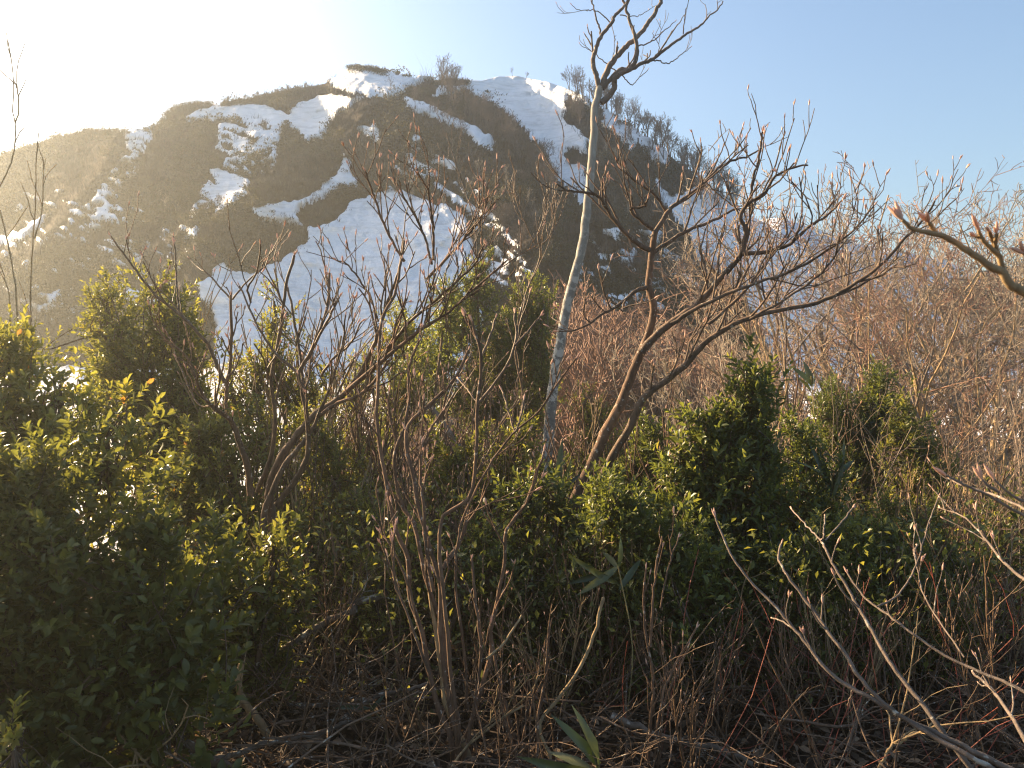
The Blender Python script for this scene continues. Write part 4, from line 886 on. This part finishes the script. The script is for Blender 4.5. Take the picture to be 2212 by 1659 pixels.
EV = [
 ('large dark broad leaved evergreen filling the lower left corner', [(60, 1050, 190, 170), (60, 1290, 240, 210), (300, 1230, 170, 170), (330, 1360, 200, 150), (140, 1500, 230, 170), (-150, 1150, 200, 250), (60, 1660, 170, 110)], 2.7, .052, 1.0, 'leaf_warm', LEAF_A, .52, (0, .72)),
 ('low dark evergreen between the left corner bush and the leaning trunk', [(470, 1220, 130, 90), (590, 1180, 75, 60), (560, 1290, 120, 80), (450, 1330, 110, 90), (560, 1370, 90, 50)], 3.6, .044, .85, 'leaf_warm', LEAF_A, .58, (0, .9)),
 ('sun dappled evergreen at the left edge below the thin saplings', [(20, 780, 110, 130), (130, 830, 110, 110), (40, 920, 130, 90), (230, 900, 110, 100), (-120, 820, 120, 180)], 3.5, .048, .85, 'leaf_warm', LEAF_A, .5, (.25, 1)),
 ('upright evergreen shrub on the left with two leafy peaks', [(232, 640, 38, 80), (262, 720, 60, 90), (345, 640, 55, 85), (385, 700, 50, 100), (310, 790, 110, 90), (400, 830, 80, 90), (330, 900, 120, 80)], 5.2, .042, .85, 'leaf_warm', LEAF_A, .5, (.15, .95)),
 ('thin light green evergreen in front of the avalanche snow', [(592, 650, 26, 60), (600, 740, 40, 60), (560, 790, 50, 60), (650, 820, 55, 60), (500, 800, 40, 60)], 5.6, .038, .55, 'leaf_warm', LEAF_B, .5, (.2, 1)),
 ('loose small leaved evergreen under the forking bare branches', [(560, 900, 80, 60), (680, 900, 60, 60), (470, 960, 60, 60), (620, 1010, 60, 50), (410, 1010, 60, 60), (720, 980, 60, 60)], 5.0, .034, .55, 'leaf_warm', LEAF_B, .5, (.1, 1)),
 ('dense evergreen bush behind the centre shrub left of the pale trunk', [(1030, 590, 48, 50), (1000, 660, 70, 60), (1130, 640, 40, 45), (1165, 660, 42, 70), (1090, 720, 90, 80), (950, 740, 70, 70), (1170, 760, 50, 80), (1040, 820, 100, 70), (890, 700, 40, 50), (1130, 860, 60, 50)], 9.0, .050, .8, 'leaf', LEAF_B, .45, (.1, 1)),
 ('yellowish evergreen left of the tall centre shrub stems', [(860, 690, 45, 45), (800, 760, 45, 45), (880, 820, 70, 60), (760, 840, 45, 60), (790, 950, 70, 60)], 7.0, .042, .55, 'leaf_warm', LEAF_B, .45, (.2, 1)),
 ('pointed broad leaved evergreen right of the dark forked tree', [(1612, 800, 32, 55), (1600, 860, 65, 70), (1520, 900, 60, 60), (1655, 920, 65, 70), (1560, 980, 120, 80), (1460, 960, 60, 60), (1640, 1050, 110, 90), (1500, 1070, 110, 70)], 4.3, .058, .95, 'leaf', LEAF_A, .42, (.05, .95)),
 ('deep green low bush spreading below the pale trunk', [(1210, 1060, 110, 55), (1310, 1090, 100, 60), (1420, 1110, 100, 70), (1120, 1070, 70, 50), (1350, 1170, 110, 60)], 4.1, .042, .75, 'leaf', LEAF_A, .5, (0, .85)),
 ('dark evergreen in the lower right centre behind the near branches', [(1580, 1200, 120, 90), (1620, 1300, 100, 70), (1520, 1290, 80, 70), (1690, 1200, 70, 90)], 3.9, .050, .9, 'leaf', LEAF_A, .5, (0, .7)),
 ('two peaked narrow leaved evergreen on the right', [(1800, 850, 45, 60), (1900, 820, 45, 70), (1860, 900, 90, 70), (1850, 1000, 110, 80), (1800, 960, 70, 80)], 6.6, .046, .9, 'leaf', LEAF_B, .32, (0, .8)),
 ('golden edged evergreen right of the two peaked one', [(1960, 900, 45, 70), (1990, 960, 60, 70), (1960, 1040, 80, 70), (2040, 1050, 50, 60)], 6.2, .042, .8, 'leaf_warm', LEAF_B, .36, (.1, 1)),
 ('broad dark evergreen mass low on the right', [(1830, 1120, 110, 80), (1950, 1150, 120, 80), (1800, 1230, 90, 80), (1940, 1260, 120, 80), (2050, 1200, 80, 80), (1870, 1180, 120, 60)], 4.3, .036, 1.0, 'leaf_warm', LEAF_B, .38, (0, .85)),
 ('sparse small leaved bush in the middle of the undergrowth', [(1130, 1180, 110, 70), (1250, 1210, 90, 70), (1200, 1310, 110, 80), (1330, 1290, 90, 80), (1100, 1310, 70, 60)], 4.1, .040, .55, 'leaf', LEAF_B, .45, (.1, 1)),
 ('sparse green bush behind the centre stems', [(780, 1110, 80, 70), (860, 1160, 80, 60), (760, 1220, 80, 60), (930, 1260, 70, 70), (690, 1130, 60, 70)], 4.5, .038, .6, 'leaf_warm', LEAF_B, .45, (.1, 1)),
 ('small sunlit light green bush right of the pale trunk', [(1262, 850, 30, 32), (1290, 900, 40, 40), (1270, 960, 50, 40), (1340, 950, 40, 40)], 8.0, .040, .45, 'leaf_warm', LEAF_B, .45, (.35, 1)),
 ('loose dark green bush behind the lower right branches', [(1960, 1410, 100, 60), (1850, 1400, 90, 60), (2080, 1380, 90, 80)], 4.2, .030, .5, 'leaf_warm', LEAF_B, .45, (0, .8)),
 ('small yellow green rosette in the bottom left corner', [(30, 1600, 34, 34)], 2.2, .042, .5, 'leaf_warm', LEAF_A, .5, (.7, 1)),
 ('leafy evergreen sprays rising among the centre stems', [(1000, 950, 70, 60), (1080, 1000, 70, 60), (960, 1040, 60, 60), (1120, 930, 50, 60)], 5.2, .042, .8, 'leaf_warm', LEAF_A, .45, (.1, 1)),
 ('broad evergreen between the pale trunk foot and the pointed evergreen', [(1280, 1030, 70, 50), (1380, 1000, 60, 60), (1440, 1050, 80, 60), (1400, 930, 50, 50)], 5.4, .046, .9, 'leaf', LEAF_A, .48, (.05, .95)),
 ('wide glossy evergreen mass between the pointed evergreen and the two peaked one', [(1730, 950, 60, 70), (1740, 1060, 80, 70), (1700, 1140, 80, 70), (1790, 1120, 80, 70)], 4.5, .044, .95, 'leaf', LEAF_A, .42, (0, .9)),
 ('low evergreen spilling over the undergrowth at lower centre', [(1150, 1240, 100, 60), (1280, 1260, 100, 70), (1400, 1240, 80, 70), (1060, 1200, 70, 60)], 3.8, .042, .8, 'leaf', LEAF_A, .48, (0, .9)),
 ('green bush behind the leaning trunk on the left of centre', [(700, 1040, 80, 70), (790, 1020, 70, 60), (640, 1120, 70, 60), (840, 1080, 70, 60)], 5.6, .040, .8, 'leaf_warm', LEAF_A, .48, (.1, 1)),
 ('tall loose evergreen between the left peaks and the leaning trunk', [(430, 930, 70, 80), (500, 1000, 70, 80), (480, 1100, 80, 70), (380, 1040, 80, 80)], 4.6, .042, .8, 'leaf_warm', LEAF_A, .5, (.1, 1)),
 ('dark evergreen low at the right behind the close branches', [(2010, 1330, 90, 70), (2120, 1280, 80, 80), (1900, 1340, 80, 60), (2160, 1120, 60, 80)], 4.6, .036, .75, 'leaf', LEAF_B, .42, (0, .8)),
 ('leafy evergreen rising behind the budding branches near the avalanche cone', [(900, 760, 60, 60), (960, 640, 40, 50), (850, 860, 60, 50)], 7.6, .046, .8, 'leaf', LEAF_B, .45, (.1, 1)),
 ('large rounded evergreen filling the gap left of the pointed evergreen', [(1440, 1130, 100, 80), (1340, 1060, 80, 70), (1500, 1190, 90, 80), (1390, 1230, 80, 60)], 3.7, .046, .9, 'leaf', LEAF_A, .46, (.05, .95)),
 ('spreading evergreen behind the lower right branches with sunlit leaf tips', [(1720, 1180, 90, 80), (1830, 1160, 100, 80), (1940, 1180, 100, 80), (1760, 1290, 110, 70), (1900, 1300, 110, 70), (2040, 1270, 90, 80)], 3.9, .036, .95, 'leaf_warm', LEAF_B, .42, (.05, 1)),
 ('thin evergreen veil low in front of the centre thicket', [(1010, 1150, 70, 60), (900, 1140, 60, 60), (820, 1200, 70, 60), (960, 1260, 60, 50)], 4.0, .038, .6, 'leaf_warm', LEAF_A, .48, (.1, 1)),
]
for i, (lab, bl, Y, lf, dn, mt, tp, asp, tn) in enumerate(EV):
    nl += evergreen(lab, bl, Y, lf, dn, mt, tp, asp, tn, i)
print('leaves', nl)
# far evergreen on the right skyline and behind the leaves
nl = evergreen('round dark evergreen tree at the right edge behind the bare twigs', [(2100, 640, 70, 45), (2170, 650, 60, 60), (2050, 640, 40, 30), (2230, 700, 60, 80)], 34, .30, .9, 'leaf_scrub', LEAF_B, .5, (0, .8), 50, 'evergreen_tree', .5)

# ------------------------------------------------------------------ bamboo grass
def sasa(label, base, leaves, Y, culm=None):
    b = P(*base, Y); t = thing('bamboo_grass', label, 'plant', (b[0], b[1], float(gz(b[0], b[1]))))
    T = Tubes(); g = np.array([b[0] + .03, b[1] + .02, float(gz(b[0], b[1])) - .05]); T.add([tuple(v) for v in spline([g, (g + b) / 2 + [.05, 0, .02], b], 9)], [.0028] * 9, 5)
    add_obj('stem', T.mesh('stem', M['culm']), t)
    for (x, y, wd, dy) in leaves:
        bb = b + (g - b) * random.uniform(0, .16); e = P(x, y, Y + dy); ax = e - bb; Ln = float(np.linalg.norm(ax))
        nrm = norm(np.array([0.15, -.75, .65]) + rng.normal(0, .4, 3))
        me = leaves_mesh('leaf', bb[None], ax[None], nrm[None], np.array([Ln]), np.array([wd / F * Y]), np.array([random.uniform(.1, .95)]), M['sasa'], LEAF_S)
        add_obj('leaf', me, t)
sasa('broad leaved bamboo grass with five leaves at the bottom centre', (1292, 1655), [(1205, 1545, 24, -.05), (1128, 1645, 26, -.1), (1254, 1522, 30, 0), (1180, 1612, 22, .1), (1255, 1680, 20, 0)], 2.5)
sasa('bamboo grass with striped leaves above the centre', (1335, 1222), [(1225, 1262, 16, 0), (1250, 1285, 18, -.1), (1390, 1200, 15, .1), (1345, 1160, 12, 0), (1300, 1185, 14, .1), (1230, 1205, 15, -.1)], 3.4)
sasa('tall bamboo grass tuft in front of the right evergreen', (1795, 1025), [(1748, 948, 12, 0), (1835, 945, 12, 0), (1850, 985, 12, .1), (1770, 960, 12, .1), (1730, 985, 12, -.1), (1815, 980, 10, 0)], 4.4)
sasa('bamboo grass leaves above the pointed evergreen', (1752, 812), [(1715, 790, 16, 0), (1740, 775, 16, .1), (1765, 790, 14, 0), (1725, 812, 10, 0)], 5)
sasa('bamboo grass with bright leaves beside the pale trunk foot', (1205, 1040), [(1210, 945, 18, 0), (1245, 985, 14, .1), (1180, 1005, 12, 0), (1255, 1015, 12, 0)], 4.6)
sasa('bamboo grass at the right of the centre undergrowth', (1425, 1280), [(1455, 1180, 12, 0), (1490, 1205, 14, 0), (1500, 1325, 22, 0), (1440, 1350, 14, .1), (1385, 1240, 12, .1)], 3.6)
sasa('bamboo grass with hanging leaves in the left dark ground', (797, 1520), [(720, 1525, 12, 0), (790, 1562, 12, 0), (830, 1500, 10, 0)], 3.2)
sasa('small bamboo grass in the upper middle thicket', (1150, 1000), [(1110, 1015, 10, 0), (1130, 960, 10, 0), (1190, 990, 12, 0), (1165, 960, 9, 0)], 6)
sasa('bamboo grass behind the leaning trunk', (930, 905), [(880, 922, 9, 0), (910, 880, 9, 0), (960, 900, 10, 0)], 6)

# ------------------------------------------------------------------ fallen limbs
def limb(label, pts, Y0, Y1, a, b, mat='log', name='fallen_branch'):
    m = len(pts); Ys = np.linspace(Y0, Y1, m); c = spline([P(x, y, q) for (x, y), q in zip(pts, Ys)], m * 5)
    c[1:-1] += rng.normal(0, .003, (len(c) - 2, 3)); T = Tubes(); T.add([tuple(v) for v in c], list(np.linspace(a, b, len(c)) / 2 / F * np.linspace(Y0, Y1, len(c))), 9)
    cfg = dict(n=[5, 4], kids=[2, 0], jit=[.18, .2], up=[0, 0], taper=[.4, .5], sides=[4, 3], ratio=[.5], rr=[.6], ang=(30, 70), lift=.1, rmin=.002); cfg['from'] = [.2, .2]
    for k in range(5):
        i = random.randrange(len(c) // 3, len(c) - 1); kick_child(T, tuple(c[i]), tuple(norm(c[i] - c[i - 1])), random.uniform(.15, .5), .004, 0, cfg, None)
    me = T.mesh(name, M[mat], c[0]); o = add_obj(name, me); o.location = Vector([float(v) for v in c[0]]); tag(o, label, 'branch')
limb('smooth grey limb rising rightwards above the dark ground left of centre', Z7([(1600, 1040), (1900, 830), (2050, 740), (2212, 670)]) + Z8([(100, 650), (330, 590)]), 3.7, 3.9, 13, 17)
limb('crooked upright brown limb below the left evergreen', Z7([(1700, 1560), (1640, 1400), (1540, 1280), (1490, 1180), (1480, 1080), (1510, 1000)]), 3.3, 3.3, 20, 11, 'bark_tan')
limb('long low curved branch over the leaf litter at the bottom left', Z7([(1180, 1560), (1350, 1600), (1500, 1560), (1700, 1490), (2000, 1440), (2150, 1370)]) + Z8([(100, 1330), (300, 1210), (450, 1180), (610, 1130)]), 2.9, 3.4, 14, 7)
limb('thick dark fallen branch lying at the bottom left', Z7([(800, 1440), (1000, 1470), (1150, 1500), (1300, 1600), (1500, 1680)]), 2.8, 2.7, 26, 20, 'bark_dark')
limb('pale straight stick at the foot of the left bush', Z7([(740, 1450), (850, 1560), (950, 1660)]), 2.7, 2.6, 7, 6, 'bark_tan')
limb('grey horizontal dead branch behind the bottom left litter', Z7([(1760, 1260), (1950, 1270), (2212, 1265)]) + Z8([(150, 1245), (260, 1220)]), 3.6, 3.5, 10, 8)
limb('knobbly branch crossing the middle of the undergrowth', Z8([(700, 420), (850, 370), (1000, 350), (1150, 330), (1300, 250), (1500, 190), (1700, 160), (1850, 190), (1960, 190)]), 4.4, 4.6, 12, 14)
limb('long fallen trunk lying across the lower right ground', Z9([(0, 1000), (150, 980), (350, 940), (500, 910), (650, 890), (850, 850)]), 4.3, 4.4, 12, 10, 'bark_dark')
limb('dark fallen branch below the long lying trunk', Z9([(-100, 1050), (200, 1000), (500, 985), (900, 1000), (1100, 960)]), 4.4, 4.6, 9, 8, 'bark_dark')
limb('thick grey log at the bottom right of centre', Z9([(-300, 1300), (0, 1430), (200, 1470), (400, 1520), (560, 1600)]), 3.1, 3.0, 16, 12)
limb('mossy stub rising behind the undergrowth', Z8([(1030, 1160), (1100, 1000), (1170, 700), (1180, 560), (1230, 400)]), 4.9, 4.9, 22, 17, 'log')
limb('pale crooked branch at the bottom right corner', Z9([(1330, 1640), (1400, 1500), (1500, 1440), (1640, 1380)]), 2.6, 2.6, 7, 6, 'bark_tan')
limb('pale weathered log in the snow gap of the left thicket', Z4([(880, 1440), (960, 1510), (1060, 1580), (1150, 1660)]), 5.2, 5, 12, 12)
limb('split grey trunk slanting behind the centre stems', Z5([(620, 950), (700, 1050), (780, 1160), (850, 1280)]), 6.6, 6.4, 12, 9)

# ------------------------------------------------------------------ undergrowth and litter (masses)
def undergrowth():
    random.seed(77); r = np.random.default_rng(77)
    def mass(name, label, n, xr, yr, h, lean, rad, mat, kids=(3, 2, 0), seed=1):
        random.seed(seed); T = Tubes()
        cfg = dict(n=[6, 4, 3], kids=list(kids), jit=[.12, .2, .2], up=[.02, .06, .05], taper=[.5, .5, .6], sides=[4, 3, 3], ratio=[.4, .5], rr=[.6, .7], ang=(20, 60), lift=.2, rmin=.0016); cfg['from'] = [.3, .3]
        for k in range(n):
            y = random.uniform(*yr); half = .72 * y + .6; x = random.uniform(max(xr[0], -half), min(xr[1], half))
            d = Vector((random.gauss(lean[0], lean[1]), random.gauss(0, lean[1]), 1)).normalized()
            grow(T, (x, y, float(gz(x, y)) - .03), tuple(d), random.uniform(*h), random.uniform(*rad), 0, cfg)
        tag(add_obj(name, T.mesh(name, M[mat])), label, 'undergrowth', None, 'stuff')
    mass('undergrowth', 'tangle of thin brown stems under the shrubs', 420, (-2.6, 5.5), (4.6, 9.5), (.3, .95), (.05, .35), (.0028, .0075), 'twig', seed=1)
    mass('undergrowth', 'tangle of pale dry stalks catching the sun', 540, (-2.5, 5.5), (3.6, 9.5), (.3, 1.0), (.08, .32), (.0028, .007), 'bark_tan', seed=2)
    mass('undergrowth', 'scatter of short crossing stems over the near ground', 330, (-1.1, 3.0), (2.6, 4.8), (.2, .75), (.1, .55), (.002, .0055), 'twig', seed=3)
    mass('undergrowth', 'fine tangled brushwood at the right edge', 220, (2.2, 6.5), (3.2, 9), (.6, 1.7), (0, .4), (.002, .005), 'twig_far', seed=4)
    mass('undergrowth', 'few slender red shoots in the lower right', 46, (.4, 2.2), (2.7, 3.8), (.4, .9), (.3, .5), (.0022, .003), 'twig_red', (1, 0, 0), seed=5)
    # lying dead twigs
    random.seed(8); T = Tubes(); cfg = dict(n=[6, 4], kids=[3, 0], jit=[.14, .2], up=[0, 0], taper=[.5, .5], sides=[4, 3], ratio=[.45], rr=[.6], ang=(25, 60), lift=.02, rmin=.0015); cfg['from'] = [.2, .2]
    for k in range(1150):
        y = random.uniform(2.2, 6.5); half = .7 * y + .5; x = random.uniform(-half, half); a = random.uniform(0, 6.28)
        grow(T, (x, y, float(gz(x, y)) + random.uniform(.0, .24)), (math.cos(a), math.sin(a), random.uniform(-.08, .22)), random.uniform(.2, .9), random.uniform(.0018, .007), 0, cfg)
    for k in range(50):
        y = random.uniform(2.4, 6.5); half = .7 * y + .3; x = random.uniform(-half, half); a = random.uniform(0, 6.28)
        grow(T, (x, y, float(gz(x, y)) + random.uniform(.0, .25)), (math.cos(a), math.sin(a), random.uniform(-.1, .45)), random.uniform(.35, .9), random.uniform(.004, .009), 0, cfg)
    tag(add_obj('dead_twigs', T.mesh('dead_twigs', M['bark_dark'])), 'dead grey twigs lying all over the ground', 'twigs', None, 'stuff')
    # leaf litter
    n = 26000; y = r.uniform(1.8, 8, n); x = r.uniform(-1, 1, n) * (.72 * y + .5); z = gz(x, y) + r.uniform(.0, .06, n)
    L = r.uniform(.025, .075, n); ang = r.uniform(0, 6.28, n)
    me = leaves_mesh('leaf_litter', np.stack([x, y, z], -1), np.stack([np.cos(ang), np.sin(ang), r.normal(0, .3, n)], -1), norm(np.stack([r.normal(0, .45, n), r.normal(0, .45, n), np.ones(n)], -1)), L, L * r.uniform(.3, .6, n), r.random(n), M['dead'], LEAF_A)
    tag(add_obj('leaf_litter', me), 'brown fallen leaves covering the shaded ground', 'leaf litter', None, 'stuff')
    # low green leaves and grass blades among the stems
    n = 52000; y = r.uniform(3.4, 9, n); x = r.uniform(-1, 1, n) * (.70 * y + .4); z = gz(x, y) + r.uniform(.05, .85, n)
    cl = fbm(x * 1.3 + 30, y * 1.3 + 30, 88, 3); k = (cl > -.02) | (r.random(n) < .12); x, y, z = x[k], y[k], z[k]; n = len(x)
    L = r.uniform(.025, .05, n)
    me = leaves_mesh('low_leaves', np.stack([x, y, z], -1), norm(r.normal(0, 1, (n, 3)) + [0, 0, .5]), norm(r.normal(0, .5, (n, 3)) + [0, 0, 1]), L, L * .5, r.random(n) * .9, M['leaf_warm'], LEAF_B)
    tag(add_obj('low_foliage', me), 'small green leaves scattered through the undergrowth stems', 'foliage', None, 'stuff')
    n = 3500; y = r.uniform(4.0, 9, n); x = r.uniform(-.6, 1, n) * (.70 * y + .4); z = gz(x, y) + r.uniform(.05, .5, n)
    L = r.uniform(.15, .4, n)
    me = leaves_mesh('dry_grass', np.stack([x, y, z], -1), norm(r.normal(0, .5, (n, 3)) + [0, 0, .9]), norm(r.normal(0, 1, (n, 3))), L, L * .045, r.random(n), M['dead'], LEAF_S)
    tag(add_obj('dry_grass', me), 'dry narrow blades of dead grass between the stems', 'grass', None, 'stuff')
undergrowth()

# ------------------------------------------------------------------ haze and added glare veil
NEAR = .0054  # density of the near volume, added to imitate veiling lens glare
HAZE = .00024
if HAZE > 0:
    x0, x1, y0, y1, z0, z1 = -330, 420, -40, 420, -60, 150
    V = np.array([(x, y, z) for x in (x0, x1) for y in (y0, y1) for z in (z0, z1)], float)
    Q = np.array([(0, 1, 3, 2), (4, 6, 7, 5), (0, 4, 5, 1), (2, 3, 7, 6), (0, 2, 6, 4), (1, 5, 7, 3)])
    m, nt = new_mat('haze'); v = N(nt, 'ShaderNodeVolumeScatter'); v.inputs['Color'].default_value = (.85, .95, 1, 1); v.inputs['Density'].default_value = HAZE; v.inputs['Anisotropy'].default_value = .88
    o = N(nt, 'ShaderNodeOutputMaterial'); nt.links.new(v.outputs[0], o.inputs['Volume'])
    tag(add_obj('haze', mesh_np('haze', V, Q.ravel(), np.arange(6) * 4, np.full(6, 4), m, False)), 'thin bright sunlit haze in the air', None, None, 'structure')

if NEAR > 0:
    x0, x1, y0, y1, z0, z1 = -15, 13, -4, 15, -9, 6.5
    V = np.array([(x, y, z) for x in (x0, x1) for y in (y0, y1) for z in (z0, z1)], float)
    m, nt = new_mat('glare_veil_volume'); v = N(nt, 'ShaderNodeVolumeScatter'); v.inputs['Color'].default_value = (.93, .97, .93, 1); v.inputs['Density'].default_value = NEAR; v.inputs['Anisotropy'].default_value = .80
    o = N(nt, 'ShaderNodeOutputMaterial'); nt.links.new(v.outputs[0], o.inputs['Volume'])
    tag(add_obj('haze', mesh_np('glare_veil', V, Q.ravel(), np.arange(6) * 4, np.full(6, 4), m, False)), 'thin golden haze added over the near ridge top to imitate lens glare', None, None, 'structure')
# ------------------------------------------------------------------ light, sky, camera
w = bpy.data.worlds.new('World'); SC.world = w; w.use_nodes = True; nt = w.node_tree; nt.nodes.clear()
sky = nt.nodes.new('ShaderNodeTexSky'); sky.sky_type = 'NISHITA'; sky.sun_disc = False; sky.sun_elevation = SUN_EL; sky.sun_rotation = SUN_AZ
sky.altitude = 700; sky.air_density = 1.3; sky.dust_density = 4.0; sky.ozone_density = 2.6
bg = nt.nodes.new('ShaderNodeBackground'); bg.inputs[1].default_value = .25; wo = nt.nodes.new('ShaderNodeOutputWorld')
nt.links.new(sky.outputs[0], bg.inputs[0]); nt.links.new(bg.outputs[0], wo.inputs['Surface'])
sd = Vector((math.sin(SUN_AZ) * math.cos(SUN_EL), math.cos(SUN_AZ) * math.cos(SUN_EL), math.sin(SUN_EL)))
l = bpy.data.lights.new('sun', 'SUN'); l.energy = 20.0; l.angle = math.radians(.6); l.color = (1, .74, .44)
lo = bpy.data.objects.new('sun', l); COL.objects.link(lo); lo.rotation_mode = 'QUATERNION'; lo.rotation_quaternion = sd.to_track_quat('Z', 'Y'); lo.location = sd * 50
cd = bpy.data.cameras.new('camera'); co = bpy.data.objects.new('camera', cd); COL.objects.link(co)
co.location = (0, 0, EYE); co.rotation_euler = (math.pi / 2 - PITCH, 0, 0); cd.sensor_width = 36; cd.lens = F / 2212 * 36; cd.clip_start = .05; cd.clip_end = 3000
cd.dof.use_dof = True; cd.dof.focus_distance = 5.5; cd.dof.aperture_fstop = 13
SC.camera = co
SC.view_settings.view_transform = 'Standard'; SC.view_settings.look = 'None'; SC.view_settings.exposure = 0
SC.cycles.use_denoising = DENOISE; SC.cycles.filter_width = 1.2
SC.cycles.max_bounces = 6; SC.cycles.diffuse_bounces = 3; SC.cycles.glossy_bounces = 2; SC.cycles.transmission_bounces = 3; SC.cycles.volume_bounces = 0; SC.cycles.transparent_max_bounces = 4
SC.cycles.sample_clamp_indirect = 6
print('objects', len(bpy.data.objects), 'polys', sum(len(m.polygons) for m in bpy.data.meshes))
